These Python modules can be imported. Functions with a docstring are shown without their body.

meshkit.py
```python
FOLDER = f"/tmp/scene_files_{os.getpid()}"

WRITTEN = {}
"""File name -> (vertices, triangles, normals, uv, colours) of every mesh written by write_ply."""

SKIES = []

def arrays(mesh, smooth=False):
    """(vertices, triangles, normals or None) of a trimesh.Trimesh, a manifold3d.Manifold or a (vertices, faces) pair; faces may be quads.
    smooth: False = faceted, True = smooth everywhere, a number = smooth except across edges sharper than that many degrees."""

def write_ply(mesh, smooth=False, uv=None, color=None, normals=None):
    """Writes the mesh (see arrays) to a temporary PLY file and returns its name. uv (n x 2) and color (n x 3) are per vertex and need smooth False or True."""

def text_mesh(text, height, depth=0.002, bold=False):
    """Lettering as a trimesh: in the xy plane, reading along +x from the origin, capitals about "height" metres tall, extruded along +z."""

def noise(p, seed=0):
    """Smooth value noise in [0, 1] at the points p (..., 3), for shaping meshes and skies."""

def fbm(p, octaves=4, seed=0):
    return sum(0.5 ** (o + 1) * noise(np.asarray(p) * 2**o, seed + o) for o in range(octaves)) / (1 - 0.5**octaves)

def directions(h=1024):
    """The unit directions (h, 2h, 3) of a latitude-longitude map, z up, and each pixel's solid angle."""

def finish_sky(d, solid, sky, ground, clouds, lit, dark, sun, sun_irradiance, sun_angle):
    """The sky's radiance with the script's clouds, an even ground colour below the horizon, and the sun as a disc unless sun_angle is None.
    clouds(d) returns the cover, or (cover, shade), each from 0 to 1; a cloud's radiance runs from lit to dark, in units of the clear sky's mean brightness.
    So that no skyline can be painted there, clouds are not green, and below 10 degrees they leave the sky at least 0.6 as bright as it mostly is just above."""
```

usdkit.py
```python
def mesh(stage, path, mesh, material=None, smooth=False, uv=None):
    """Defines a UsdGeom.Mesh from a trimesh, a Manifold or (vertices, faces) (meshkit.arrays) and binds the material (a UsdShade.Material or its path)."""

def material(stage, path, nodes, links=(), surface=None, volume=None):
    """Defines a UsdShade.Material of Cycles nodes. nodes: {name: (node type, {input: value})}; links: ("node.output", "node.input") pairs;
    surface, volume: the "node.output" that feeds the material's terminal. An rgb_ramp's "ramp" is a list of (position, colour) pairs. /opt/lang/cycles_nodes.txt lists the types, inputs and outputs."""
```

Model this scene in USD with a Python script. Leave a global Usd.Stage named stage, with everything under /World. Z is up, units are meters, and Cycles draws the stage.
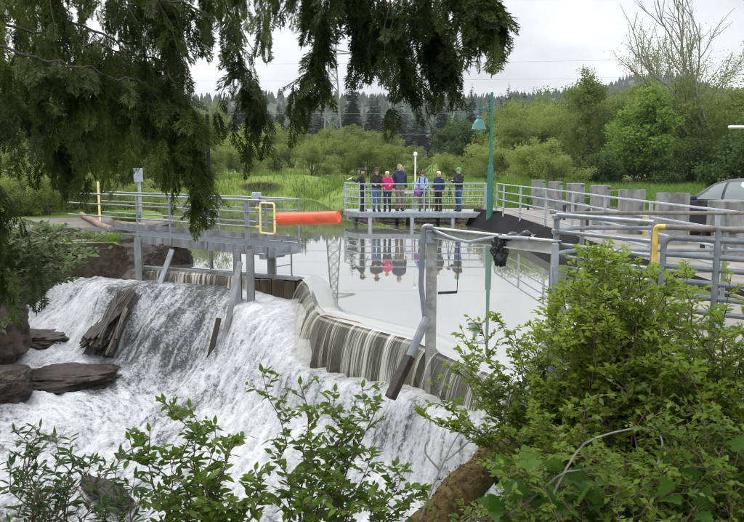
import math, random
import numpy as np, trimesh, shapely, manifold3d as m3
from scipy.interpolate import RBFInterpolator
import usdkit, meshkit
from pxr import Usd, UsdGeom, UsdLux, UsdShade, Gf, Sdf, Vt

stage = Usd.Stage.CreateInMemory()
UsdGeom.SetStageUpAxis(stage, 'Z'); UsdGeom.SetStageMetersPerUnit(stage, 1.0)
UsdGeom.Xform.Define(stage, '/World'); UsdGeom.Scope.Define(stage, '/World/Looks')
PI = math.pi

# ------------------------------------------------------------------ camera, sky, sun, exposure
EYE = np.array([0.0, 0.0, 2.35]); FPX = 723.0; PITCH = math.atan(96 / FPX)
cam = UsdGeom.Camera.Define(stage, '/World/camera')
cam.AddTranslateOp().Set(Gf.Vec3d(*EYE)); cam.AddRotateXYZOp().Set(Gf.Vec3f(90 - math.degrees(PITCH), 0, 0))
cam.CreateHorizontalApertureAttr(36.0); cam.CreateFocalLengthAttr(36.0 * FPX / 744)
cam.CreateFStopAttr(7.1); cam.CreateFocusDistanceAttr(16.0); cam.CreateClippingRangeAttr((0.1, 8000))
cam.CreateExposureAttr(0.55)

SUN_EL, SUN_AZ = math.radians(52), math.radians(-55)          # azimuth from +y towards +x
sun = UsdLux.DistantLight.Define(stage, '/World/sun')
sun.CreateIntensityAttr(0.4); sun.CreateAngleAttr(25.0); sun.CreateColorAttr(Gf.Vec3f(1, 0.96, 0.9)); sun.CreateNormalizeAttr(True)
sun.AddRotateXYZOp().Set(Gf.Vec3f(90 - math.degrees(SUN_EL), 0, 180 - math.degrees(SUN_AZ)))
CLOUD_LIT, CLOUD_DARK = (9.2, 9.25, 9.35), (5.2, 5.35, 5.65)
usdkit.material(stage, '/World/Looks/sky_look', {                # overcast: cloud noise, and the zenith brighter than the horizon as under any even overcast
    'tc': ('texture_coordinate', {}), 'mp': ('mapping', {'scale': (1.6, 1.6, 4.0)}), 'nz': ('vector_math', {'math_type': 'normalize'}), 'xyz': ('separate_xyz', {}), 'pos': ('math', {'math_type': 'maximum', 'value2': 0.0}),
    'gr': ('math', {'math_type': 'multiply_add', 'value2': 1.7, 'value3': 0.80}), 'gm': ('mix', {'mix_type': 'multiply', 'fac': 1.0}), 'gc': ('combine_color', {'color_type': 'rgb'}),
    'n': ('noise_texture', {'scale': 1.5, 'detail': 6.0, 'roughness': 0.5, 'distortion': 0.3}),
    'r': ('rgb_ramp', {'ramp': [(0.36, CLOUD_DARK), (0.52, tuple(0.5 * (a + b) for a, b in zip(CLOUD_LIT, CLOUD_DARK))), (0.66, CLOUD_LIT)]}),
    'sky': ('sky_texture', {'sky_type': 'single_scattering', 'sun_disc': False, 'sun_elevation': SUN_EL, 'sun_rotation': SUN_AZ}),
    'mx': ('mix', {'fac': 0.95}), 'bg': ('background_shader', {'strength': 0.086})},
    [('tc.generated', 'mp.vector'), ('mp.vector', 'n.vector'), ('n.fac', 'r.fac'), ('tc.generated', 'nz.vector1'), ('nz.vector', 'xyz.vector'), ('xyz.z', 'pos.value1'), ('pos.value', 'gr.value1'), ('gr.value', 'gc.r'), ('gr.value', 'gc.g'), ('gr.value', 'gc.b'),
     ('r.color', 'gm.color1'), ('gc.color', 'gm.color2'), ('sky.color', 'mx.color1'), ('gm.color', 'mx.color2'), ('mx.color', 'bg.color')], surface='bg.background')
dome = UsdLux.DomeLight.Define(stage, '/World/sky'); dome.CreateIntensityAttr(1.0)
UsdShade.MaterialBindingAPI.Apply(dome.GetPrim()).Bind(UsdShade.Material.Get(stage, '/World/Looks/sky_look'))
dome.GetPrim().SetCustomDataByKey('kind', 'structure')

# ------------------------------------------------------------------ helpers
FW = np.array([0, math.cos(PITCH), -math.sin(PITCH)]); UP = np.array([0, math.sin(PITCH), math.cos(PITCH)])
def ray(px, py):
    return FW + np.array([1, 0, 0]) * (px - 372) / FPX + UP * (261 - py) / FPX
def P(px, py, z=0.0):                      # the place at height z seen at a pixel of the photograph
    d = ray(px, py); return EYE + d * (z - EYE[2]) / d[2]
def Q(px, py, y):                          # the place at distance y
    d = ray(px, py); return EYE + d * y / d[1]
def X_at(px, y): return (px - 372) / FPX * y

taken = {}
def path_of(name, parent='/World'):
    k = (parent, name); n = taken.get(k, 0); taken[k] = n + 1
    return f'{parent}/{name}' + (f'_{n:03d}' if n else '')
def par(parent): return '/World' if parent is None else (parent if isinstance(parent, str) else str(parent.GetPath()))
def meta(prim, label=None, cat=None, group=None, kind=None):
    for k, v in (('label', label), ('category', cat), ('group', group), ('kind', kind)):
        if v: prim.SetCustomDataByKey(k, v)
    return prim
def obj(name, mesh, mat, parent=None, smooth=35, label=None, cat=None, group=None, kind=None, uv=None):
    if isinstance(mesh, MB): mesh = mesh.mesh()
    m = usdkit.mesh(stage, path_of(name, par(parent)), mesh, M[mat] if isinstance(mat, str) else mat, smooth=smooth, uv=uv)
    return meta(m.GetPrim(), label, cat, group, kind)
def place(prim, loc, rot=(0, 0, 0), scale=(1, 1, 1)):
    x = UsdGeom.Xformable(prim); x.ClearXformOpOrder()
    x.AddTranslateOp().Set(Gf.Vec3d(*map(float, loc))); x.AddRotateXYZOp().Set(Gf.Vec3f(*map(float, rot))); x.AddScaleOp().Set(Gf.Vec3f(*map(float, scale)))
def thing(name, label, cat, loc=(0, 0, 0), rotz=0.0, group=None, scale=1.0):
    x = UsdGeom.Xform.Define(stage, path_of(name)).GetPrim()
    place(x, loc, (0, 0, math.degrees(rotz)), (scale,) * 3 if np.ndim(scale) == 0 else scale)
    return meta(x, label, cat, group)
def dup(src, label, loc, rotz=0.0, scale=1.0, group=None, name=None):
    was = src.GetCustomData()
    r = thing(name or src.GetName().rstrip('0123456789').rstrip('_'), label, was['category'], loc, rotz, group or was.get('group'), scale)
    r.GetReferences().AddInternalReference(src.GetPath()); r.SetInstanceable(True)
    return r

class MB:
    def __init__(s): s.v, s.f, s.n = [], [], 0
    def add(s, v, f):
        v = np.asarray(v, float); f = np.asarray(f, int)
        if f.shape[1] == 4: f = np.vstack([f[:, [0, 1, 2]], f[:, [0, 2, 3]]])
        s.v.append(v); s.f.append(f + s.n); s.n += len(v); return s
    def tm(s, m): return s.add(m.vertices, m.faces)
    def box(s, c, size, rz=0.0, rx=0.0, ry=0.0, bev=0.0):
        m = rbox(size, bev) if bev else trimesh.creation.box(size)
        T = trimesh.transformations.euler_matrix(rx, ry, rz); T[:3, 3] = c
        m.apply_transform(T); return s.tm(m)
    def bar(s, a, b, w, h, up=(0, 0, 1), bev=0.0):            # a box from a to b, w across, h along up
        a, b = np.asarray(a, float), np.asarray(b, float); d = b - a; L = np.linalg.norm(d); d = d / L
        u = np.asarray(up, float)
        if abs(d @ u) > 0.95: u = np.array([0, 1.0, 0])
        r = np.cross(d, u); r /= np.linalg.norm(r); u = np.cross(r, d)
        m = rbox((L, w, h), bev) if bev else trimesh.creation.box((L, w, h))
        T = np.eye(4); T[:3, 0], T[:3, 1], T[:3, 2], T[:3, 3] = d, -r, u, (a + b) / 2
        m.apply_transform(T); return s.tm(m)
    def tube(s, pts, rad, n=8, cap=True):
        pts = np.asarray(pts, float); k = len(pts); rad = np.broadcast_to(np.asarray(rad, float), (k,))
        t = np.gradient(pts, axis=0); t /= np.maximum(np.linalg.norm(t, axis=1, keepdims=True), 1e-9)
        ref = np.array([0, 0, 1.0]) if abs(t[0, 2]) < 0.9 else np.array([1.0, 0, 0])
        rings = []; r = np.cross(t[0], ref); r /= np.linalg.norm(r); a = np.arange(n) * 2 * PI / n
        for i in range(k):
            r = r - t[i] * (r @ t[i]); r /= max(np.linalg.norm(r), 1e-9); u = np.cross(t[i], r)
            rings.append(pts[i] + rad[i] * (np.cos(a)[:, None] * r + np.sin(a)[:, None] * u))
        v = np.vstack(rings); i, j = np.meshgrid(np.arange(k - 1), np.arange(n), indexing='ij'); j2 = (j + 1) % n
        f = np.stack([i * n + j, i * n + j2, (i + 1) * n + j2, (i + 1) * n + j], -1).reshape(-1, 4)
        f = np.vstack([f[:, [0, 1, 2]], f[:, [0, 2, 3]]])
        if cap:
            v = np.vstack([v, pts[:1], pts[-1:]]); c0, c1 = k * n, k * n + 1; jj = np.arange(n)
            f = np.vstack([f, np.stack([np.full(n, c0), (jj + 1) % n, jj], 1), np.stack([np.full(n, c1), (k - 1) * n + jj, (k - 1) * n + (jj + 1) % n], 1)])
        return s.add(v, f)
    def lathe(s, prof, c=(0, 0, 0), n=20, T=None):
        m = trimesh.creation.revolve(np.asarray(prof, float), sections=n)
        if T is not None: m.apply_transform(T)
        m.apply_translation(c); return s.tm(m)
    def mesh(s): return trimesh.Trimesh(np.vstack(s.v), np.vstack(s.f), process=False)

def rbox(size, r):
    size = np.asarray(size, float); r = min(r, size.min() * 0.45); h = size / 2
    pts = []
    for sx in (-1, 1):
        for sy in (-1, 1):
            for sz in (-1, 1):
                c = np.array([sx, sy, sz]) * (h - r); sg = np.array([sx, sy, sz])
                for k in range(3):
                    e = np.zeros(3); e[k] = r; pts.append(c + sg * e)
    return trimesh.convex.convex_hull(np.array(pts))
def fillet(pts, r, n=6):
    pts = [np.asarray(p, float) for p in pts]; out = [pts[0]]
    for a, b, c in zip(pts, pts[1:], pts[2:]):
        u, w = a - b, c - b; lu, lw = np.linalg.norm(u), np.linalg.norm(w); q = min(r, lu * 0.45, lw * 0.45)
        s0, s1 = b + u / lu * q, b + w / lw * q
        for t in np.linspace(0, 1, n): out.append((1 - t) ** 2 * s0 + 2 * t * (1 - t) * b + t * t * s1)
    return np.array(out + [pts[-1]])
def curve(pts, n=20):
    pts = np.asarray(pts, float); t = np.linspace(0, 1, len(pts))
    from scipy.interpolate import PchipInterpolator
    return PchipInterpolator(t, pts)(np.linspace(0, 1, n))
def sag(a, b, d, n=24):
    a, b = np.asarray(a, float), np.asarray(b, float); t = np.linspace(0, 1, n)[:, None]
    p = a + (b - a) * t; p[:, 2] -= (4 * d * t * (1 - t))[:, 0]; return p
def smooth01(x, a, b):
    t = np.clip((x - a) / (b - a), 0, 1); return t * t * (3 - 2 * t)

# ------------------------------------------------------------------ materials
M = {}
def mat(name, nodes, links, surface, **k):
    M[name] = usdkit.material(stage, '/World/Looks/' + name, nodes, links, surface=surface, **k)
def rough(name, c1, c2, scale=6.0, r=0.75, metallic=0.0, bump=0.0, bscale=None, stretch=(1, 1, 1), c3=None, spec=0.5, lo=0.35, hi=0.65, dist=0.02):
    """Two (or three) tones by noise in world space, with bump."""
    stops = [(lo, c1), (hi, c2)] if c3 is None else [(lo, c1), ((lo + hi) / 2, c3), (hi, c2)]
    nodes = {'g': ('geometry', {}), 'm': ('mapping', {'scale': stretch}), 'n': ('noise_texture', {'scale': scale, 'detail': 7.0, 'roughness': 0.62}),
             'r': ('rgb_ramp', {'ramp': stops}), 'p': ('principled_bsdf', {'roughness': r, 'metallic': metallic, 'specular_ior_level': spec})}
    links = [('g.position', 'm.vector'), ('m.vector', 'n.vector'), ('n.fac', 'r.fac'), ('r.color', 'p.base_color')]
    if bump:
        nodes['n2'] = ('noise_texture', {'scale': bscale or scale * 4, 'detail': 6.0, 'roughness': 0.65}); nodes['b'] = ('bump', {'strength': bump, 'distance': dist})
        links += [('m.vector', 'n2.vector'), ('n2.fac', 'b.height'), ('b.normal', 'p.normal')]
    mat(name, nodes, links, 'p.BSDF')
def leafmat(name, dark, light, trans=0.3, r=0.5, clump=0.0, obj_var=0.35, cs=1.0, mottle=0.0):
    """Foliage: tone varies per leaf, per clump and per plant; some light passes through."""
    mid = tuple((a + b) / 2 for a, b in zip(dark, light))
    nodes = {'g': ('geometry', {}), 'oi': ('object_info', {}), 'n': ('noise_texture', {'scale': cs, 'detail': 3.0}),
             'a': ('math', {'math_type': 'multiply', 'value2': 0.55}), 'b': ('math', {'math_type': 'multiply_add', 'value2': obj_var}), 'c': ('math', {'math_type': 'multiply_add', 'value2': 0.9}),
             'd': ('math', {'math_type': 'subtract', 'value2': 0.42 + obj_var * 0.25}), 'n3': ('noise_texture', {'scale': 70.0, 'detail': 4.0}), 'm3': ('math', {'math_type': 'multiply_add', 'value2': mottle}), 'm4': ('math', {'math_type': 'subtract', 'value2': mottle * .5}),
             'r': ('rgb_ramp', {'ramp': [(0.0, dark), (0.5, mid), (1.0, light)]}), 'bp': ('bump', {'strength': min(1, mottle * 2), 'distance': 0.004}),
             'p': ('principled_bsdf', {'roughness': r, 'specular_ior_level': 0.22}), 't': ('translucent_bsdf', {}), 'x': ('mix_closure', {'fac': trans})}
    links = [('g.random_per_island', 'a.value1'), ('oi.random', 'b.value1'), ('a.value', 'b.value3'), ('g.position', 'n.vector'), ('n.fac', 'c.value1'), ('b.value', 'c.value3'), ('c.value', 'd.value1'),
             ('r.color', 'p.base_color'), ('r.color', 't.color'), ('p.BSDF', 'x.closure1'), ('t.BSDF', 'x.closure2')]
    if mottle: links += [('g.position', 'n3.vector'), ('n3.fac', 'm3.value1'), ('d.value', 'm3.value3'), ('m3.value', 'm4.value1'), ('m4.value', 'r.fac'), ('n3.fac', 'bp.height'), ('bp.normal', 'p.normal')]
    else: links += [('d.value', 'r.fac')]; [nodes.pop(k) for k in ('n3', 'm3', 'm4', 'bp')]
    mat(name, nodes, links, 'x.closure')
def flat(name, c, r=0.6, metallic=0.0, spec=0.5, v=0.12, scale=14.0, bump=0.0):
    rough(name, tuple(x * (1 - v) for x in c), tuple(min(1, x * (1 + v)) for x in c), scale, r, metallic, bump, spec=spec)

flat('galvanised', (0.205, 0.228, 0.25), 0.42, 0.35, v=0.22, scale=9)
flat('galvanised_light', (0.30, 0.335, 0.37), 0.45, 0.3, v=0.18, scale=8)
flat('pylon_steel', (0.13, 0.14, 0.15), 0.6)
rough('galvanised_stained', (0.12, 0.10, 0.075), (0.25, 0.28, 0.31), 3.5, 0.5, 0.25, stretch=(1, 1, 0.35), c3=(0.18, 0.195, 0.205))
rough('rusty_pipe', (0.12, 0.10, 0.08), (0.25, 0.235, 0.21), 11, 0.6, 0.25)
rough('aluminium_beam', (0.36, 0.36, 0.34), (0.58, 0.58, 0.56), 7, 0.5, 0.2)
rough('lichen_steel', (0.20, 0.20, 0.17), (0.42, 0.42, 0.40), 9, 0.65, 0.2, c3=(0.33, 0.33, 0.31), bump=0.15)
rough('yellow_paint', (0.42, 0.27, 0.04), (0.74, 0.55, 0.10), 9, 0.5)
flat('pale_yellow_paint', (0.74, 0.62, 0.30), 0.5)
rough('orange_plastic', (0.40, 0.085, 0.04), (0.70, 0.10, 0.03), 6, 0.5, c3=(0.62, 0.085, 0.028), lo=.28, hi=.6, stretch=(.6, 1, 1.6))
flat('green_paint', (0.022, 0.13, 0.10), 0.4)
flat('teal_shade', (0.035, 0.16, 0.145), 0.4)
flat('white_paint', (0.72, 0.73, 0.72), 0.5, v=0.05)
flat('black_rubber', (0.018, 0.018, 0.020), 0.5, bump=0.15)
flat('black_plastic', (0.012, 0.012, 0.014), 0.28)
flat('dark_iron', (0.025, 0.025, 0.027), 0.6)
flat('pole_black', (0.012, 0.012, 0.013), 0.9, spec=0.1)
rough('liner', (0.007, 0.007, 0.008), (0.017, 0.017, 0.019), 2.5, 0.9, spec=0.12, bump=0.15, bscale=6, stretch=(1, 0.6, 1))
rough('concrete', (0.22, 0.21, 0.19), (0.40, 0.38, 0.35), 2.2, 0.85, bump=0.25, bscale=30)
rough('block_concrete', (0.10, 0.10, 0.097), (0.24, 0.24, 0.235), 3, 0.85, bump=0.3, bscale=30, stretch=(1.3, 1.3, 0.7), c3=(0.185, 0.185, 0.182))
rough('walk_concrete', (0.175, 0.16, 0.14), (0.285, 0.265, 0.24), 1.5, 0.9, bump=0.2, bscale=40)
rough('wet_concrete', (0.012, 0.010, 0.005), (0.065, 0.055, 0.028), 3, 0.4, bump=0.5, bscale=14, stretch=(1, 1, 0.4), c3=(0.032, 0.028, 0.013))
rough('wet_planks', (0.016, 0.012, 0.007), (0.075, 0.056, 0.033), 4, 0.3, bump=0.4, bscale=18, stretch=(1.6, 1.6, 0.25), c3=(0.038, 0.028, 0.016))
rough('wet_rock', (0.005, 0.004, 0.003), (0.042, 0.028, 0.018), 2.4, 0.5, spec=0.25, bump=0.9, bscale=7, c3=(0.028, 0.022, 0.017), dist=0.05)
rough('abutment_concrete', (0.02, 0.016, 0.012), (0.16, 0.13, 0.10), 1.6, 0.8, bump=0.5, bscale=9, c3=(0.07, 0.056, 0.043))
rough('gravel_ground', (0.10, 0.088, 0.08), (0.19, 0.17, 0.155), 1.2, 0.95, bump=0.4, bscale=60)
rough('asphalt', (0.07, 0.07, 0.072), (0.12, 0.12, 0.12), 2.0, 0.9, bump=0.2, bscale=60)
rough('old_wood', (0.06, 0.045, 0.03), (0.20, 0.16, 0.12), 5, 0.8, bump=0.4, stretch=(2, 2, 0.4))
rough('pink_log', (0.16, 0.10, 0.075), (0.33, 0.24, 0.19), 5, 0.85, bump=0.4)
rough('wet_bark', (0.005, 0.0035, 0.0025), (0.036, 0.024, 0.015), 6, 0.5, bump=0.8, stretch=(3, 1, 0.5), c3=(0.018, 0.012, 0.008))
rough('bark', (0.03, 0.024, 0.018), (0.12, 0.10, 0.08), 8, 0.9, bump=0.5, stretch=(2, 2, 0.5))
rough('pale_bark', (0.10, 0.09, 0.08), (0.26, 0.245, 0.22), 4, 0.9, bump=0.3, stretch=(2, 2, 0.6))
rough('cedar_bark', (0.014, 0.010, 0.007), (0.05, 0.036, 0.026), 9, 0.9)
rough('twig_bark', (0.05, 0.03, 0.02), (0.15, 0.09, 0.06), 12, 0.8)
rough('moss', (0.035, 0.022, 0.009), (0.15, 0.15, 0.025), 11, 0.95, bump=1.0, bscale=55, c3=(0.14, 0.08, 0.02), dist=.04)
rough('hill_forest', (0.018, 0.032, 0.020), (0.05, 0.075, 0.04), 0.03, 0.95)
rough('meadow', (0.055, 0.085, 0.016), (0.15, 0.20, 0.045), 0.35, 0.95, bump=0.4, bscale=12, c3=(0.09, 0.15, 0.025))
leafmat('cedar_leaf', (0.026, 0.045, 0.006), (0.23, 0.31, 0.045), 0.48, 0.55, obj_var=0.25, cs=1.3)
leafmat('willow_leaf', (0.16, 0.21, 0.045), (0.46, 0.54, 0.16), 0.45, cs=0.5)
leafmat('maple_leaf', (0.15, 0.24, 0.04), (0.42, 0.57, 0.13), 0.48, cs=0.6)
leafmat('alder_leaf', (0.14, 0.19, 0.045), (0.42, 0.5, 0.14), 0.45, cs=0.5)
leafmat('deep_leaf', (0.045, 0.08, 0.02), (0.15, 0.23, 0.06), 0.35, cs=0.7)
leafmat('fir_needles', (0.018, 0.034, 0.018), (0.065, 0.1, 0.05), 0.12, 0.7, cs=0.3)
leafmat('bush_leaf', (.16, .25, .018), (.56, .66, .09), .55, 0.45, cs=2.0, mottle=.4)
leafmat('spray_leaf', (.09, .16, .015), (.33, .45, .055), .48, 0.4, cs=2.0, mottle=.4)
leafmat('dark_leaf', (0.03, 0.065, 0.016), (0.12, 0.2, 0.045), 0.35, 0.35, cs=2.0, mottle=.4)
leafmat('pale_leaf', (0.12, 0.17, 0.07), (0.42, 0.5, 0.24), 0.4, 0.5, cs=2.0)
leafmat('bigleaf', (0.04, 0.1, 0.01), (0.15, 0.27, 0.03), 0.4, 0.45, cs=3.0, mottle=.35)
leafmat('moss_leaf', (.06, .04, .010), (.26, .20, .035), .3, 0.7, cs=3.0)
leafmat('grass_blade', (0.08, 0.15, 0.02), (0.33, 0.48, 0.08), 0.38, 0.6, cs=0.35)
leafmat('straw_blade', (0.12, 0.12, 0.04), (0.34, 0.32, 0.13), 0.3, 0.7, cs=0.35)

# still pond
mat('pond_water', {'g': ('geometry', {}), 'm': ('mapping', {'scale': (1.0, 0.5, 1.0)}), 'n': ('noise_texture', {'scale': 1.6, 'detail': 3.0}), 'b': ('bump', {'strength': 0.035, 'distance': 0.02}),
    'f': ('fresnel', {'IOR': 3.6}), 'a': ('math', {'math_type': 'add', 'value2': 0.20, 'use_clamp': True}), 'd': ('diffuse_bsdf', {'color': (0.07, 0.072, 0.058)}), 'gl': ('glossy_bsdf', {'color': (0.97, 0.97, 0.97), 'roughness': 0.02}), 'x': ('mix_closure', {})},
    [('g.position', 'm.vector'), ('m.vector', 'n.vector'), ('n.fac', 'b.height'), ('b.normal', 'gl.normal'), ('f.fac', 'a.value1'), ('a.value', 'x.fac'), ('d.BSDF', 'x.closure1'), ('gl.BSDF', 'x.closure2')], 'x.closure')
mat('crest_flow', {'g': ('geometry', {}), 'n': ('noise_texture', {'scale': 5.0, 'detail': 4.0}), 'b': ('bump', {'strength': 0.08, 'distance': 0.02}),
    'f': ('fresnel', {'IOR': 3.4}), 'a': ('math', {'math_type': 'add', 'value2': 0.16, 'use_clamp': True}), 'd': ('diffuse_bsdf', {'color': (0.05, 0.05, 0.036)}), 'gl': ('glossy_bsdf', {'color': (0.95, 0.96, 0.97), 'roughness': 0.06}), 'x': ('mix_closure', {})},
    [('g.position', 'n.vector'), ('n.fac', 'b.height'), ('b.normal', 'gl.normal'), ('f.fac', 'a.value1'), ('a.value', 'x.fac'), ('d.BSDF', 'x.closure1'), ('gl.BSDF', 'x.closure2')], 'x.closure')
# white water: foam cover from the mesh attribute "foam" broken up by stretched noise
mat('white_water', {'at': ('attribute', {'attribute': 'foam'}), 'g': ('geometry', {}), 'uv': ('attribute', {'attribute': 'flow'}), 'm': ('mapping', {'scale': (6.0, 1.9, 1.0)}),
    'n': ('noise_texture', {'scale': 1.0, 'detail': 7.0, 'roughness': 0.66, 'distortion': 0.5}), 'n2': ('noise_texture', {'scale': 19.0, 'detail': 6.0, 'roughness': 0.7, 'distortion': 0.6}),
    's': ('math', {'math_type': 'multiply_add', 'value2': 0.85}), 's2': ('math', {'math_type': 'add'}), 's3': ('math', {'math_type': 'subtract', 'value2': 0.98}),
    'r': ('rgb_ramp', {'ramp': [(0.0, (0.018, 0.018, 0.016)), (0.28, (0.075, 0.08, 0.08)), (0.46, (0.33, 0.345, 0.36)), (0.75, (0.52, 0.532, 0.545)), (1.0, (0.66, 0.668, 0.675))]}),
    'b': ('bump', {'strength': 0.35, 'distance': 0.03}), 'p': ('principled_bsdf', {'roughness': 0.6, 'specular_ior_level': 0.2})},
    [('uv.vector', 'm.vector'), ('m.vector', 'n.vector'), ('g.position', 'n2.vector'), ('n2.fac', 's.value1'), ('n.fac', 's.value3'), ('s.value', 's2.value1'), ('at.fac', 's2.value2'), ('s2.value', 's3.value1'),
     ('s3.value', 'r.fac'), ('r.color', 'p.base_color'), ('n2.fac', 'b.height'), ('b.normal', 'p.normal')], 'p.BSDF')
def curtain(name, su, sv, cut, soft, tint=(0.62, 0.64, 0.60), fade=0.7):
    """A thin falling sheet: white threads with clear gaps running down it and dispersing near the foot (uv = metres along, metres down)."""
    mat(name, {'tc': ('texture_coordinate', {}), 'm': ('mapping', {'scale': (su, sv, 1.0)}), 'm2': ('mapping', {'scale': (su * 0.13, sv * 0.5, 1.0), 'location': (3.3, 1.1, 0)}),
        'n': ('noise_texture', {'scale': 1.0, 'detail': 6.0, 'roughness': 0.68, 'distortion': 0.25}), 'n2': ('noise_texture', {'scale': 1.0, 'detail': 3.0}),
        'a': ('math', {'math_type': 'multiply_add', 'value2': 0.9}), 'r': ('map_range', {'range_type': 'smoothstep', 'from_min': cut, 'from_max': cut + soft, 'to_min': 0.035, 'to_max': 0.66}),
        'uv': ('separate_xyz', {}), 'fd': ('map_range', {'range_type': 'smoothstep', 'from_min': fade, 'from_max': fade + 0.4, 'to_min': 1.0, 'to_max': 0.0}), 'ml': ('math', {'math_type': 'multiply'}),
        'w': ('principled_bsdf', {'base_color': tint, 'roughness': 0.45, 'specular_ior_level': 0.4}), 't': ('transparent_bsdf', {'color': (0.96, 0.96, 0.93)}), 'x': ('mix_closure', {})},
        [('tc.UV', 'm.vector'), ('tc.UV', 'm2.vector'), ('tc.UV', 'uv.vector'), ('uv.y', 'fd.value'), ('m.vector', 'n.vector'), ('m2.vector', 'n2.vector'), ('n2.fac', 'a.value1'), ('n.fac', 'a.value3'), ('a.value', 'r.value'),
         ('r.result', 'ml.value1'), ('fd.result', 'ml.value2'), ('ml.value', 'x.fac'), ('t.BSDF', 'x.closure1'), ('w.BSDF', 'x.closure2')], 'x.closure')
curtain('curtain_threads', 38.0, 0.7, 0.93, 0.26, (0.64, 0.64, 0.58), 0.62)
curtain('curtain_side', 22.0, 1.0, 0.89, 0.34, (0.50, 0.50, 0.43), 0.55)
curtain('curtain_thin', 14.0, 1.0, 0.88, 0.28, (0.62, 0.59, 0.52), 0.45)
mat('window_glass', {'p': ('principled_bsdf', {'base_color': (0.17, 0.20, 0.20), 'roughness': 0.05, 'specular_ior_level': 0.7})}, [], 'p.BSDF')
flat('car_paint', (0.030, 0.033, 0.040), 0.35, 0.0, v=0.05, spec=0.3)
flat('chrome', (0.6, 0.6, 0.6), 0.25, 0.9)
flat('lamp_glass', (0.75, 0.77, 0.78), 0.15)
flat('skin', (0.50, 0.31, 0.23), 0.55, v=0.08)
for nm, c in dict(black_cloth=(0.016, 0.016, 0.018), navy_cloth=(0.014, 0.022, 0.06), magenta_cloth=(0.52, 0.012, 0.14), sky_cloth=(0.26, 0.40, 0.64), jeans=(0.07, 0.13, 0.25), dark_jeans=(0.03, 0.06, 0.17),
                  khaki_cloth=(0.16, 0.135, 0.11), grey_cloth=(0.10, 0.10, 0.115), brown_felt=(0.075, 0.045, 0.03), green_cap=(0.02, 0.40, 0.09), white_hair=(0.68, 0.66, 0.60), grey_hair=(0.26, 0.24, 0.22),
                  brown_hair=(0.05, 0.03, 0.02), purple_cloth=(0.20, 0.05, 0.22), shoe=(0.03, 0.027, 0.025)).items():
    flat(nm, c, 0.85, v=0.15, scale=25)

# ------------------------------------------------------------------ plan of the place
CREST_PX = [(150, 266.5), (185, 269.5), (245, 273.5), (301, 277), (307, 283), (310.5, 296), (314, 307), (320, 312), (335, 317), (370, 326), (411, 336), (431, 346), (458, 358), (490, 370), (520, 378)]
CREST = np.array([P(x, y, 0)[:2] for x, y in CREST_PX])
CREST[0] += (CREST[0] - CREST[1]) * 0.3
def resample(pl, step):
    ls = shapely.LineString(pl); n = max(2, int(ls.length / step) + 1)
    return np.array([ls.interpolate(t).coords[0] for t in np.linspace(0, ls.length, n)])
POND = shapely.Polygon([tuple(p) for p in CREST[::-1]] + [(-6.5, 20), (-6.4, 24), (-8, 29), (-13, 37), (-15, 45), (-10, 53), (-5, 50), (-2.6, 42), (-1.2, 33.2), (3.6, 31.6), (5.4, 30), (5.2, 26), (5.1, 18), (5.0, 12), (3.2, 9.4), (2.3, 8.0)])
RIVER = shapely.Polygon([tuple(p) for p in CREST] + [(1.9, 7.2), (1.35, 6.3), (0.5, 5.5), (-1, 5.0), (-4, 4.4), (-9, 4.0), (-15, 6), (-17, 10), (-13, 13.2), (-10.2, 14.6), (-8.2, 15.9), (-6.9, 16.7)])
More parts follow.
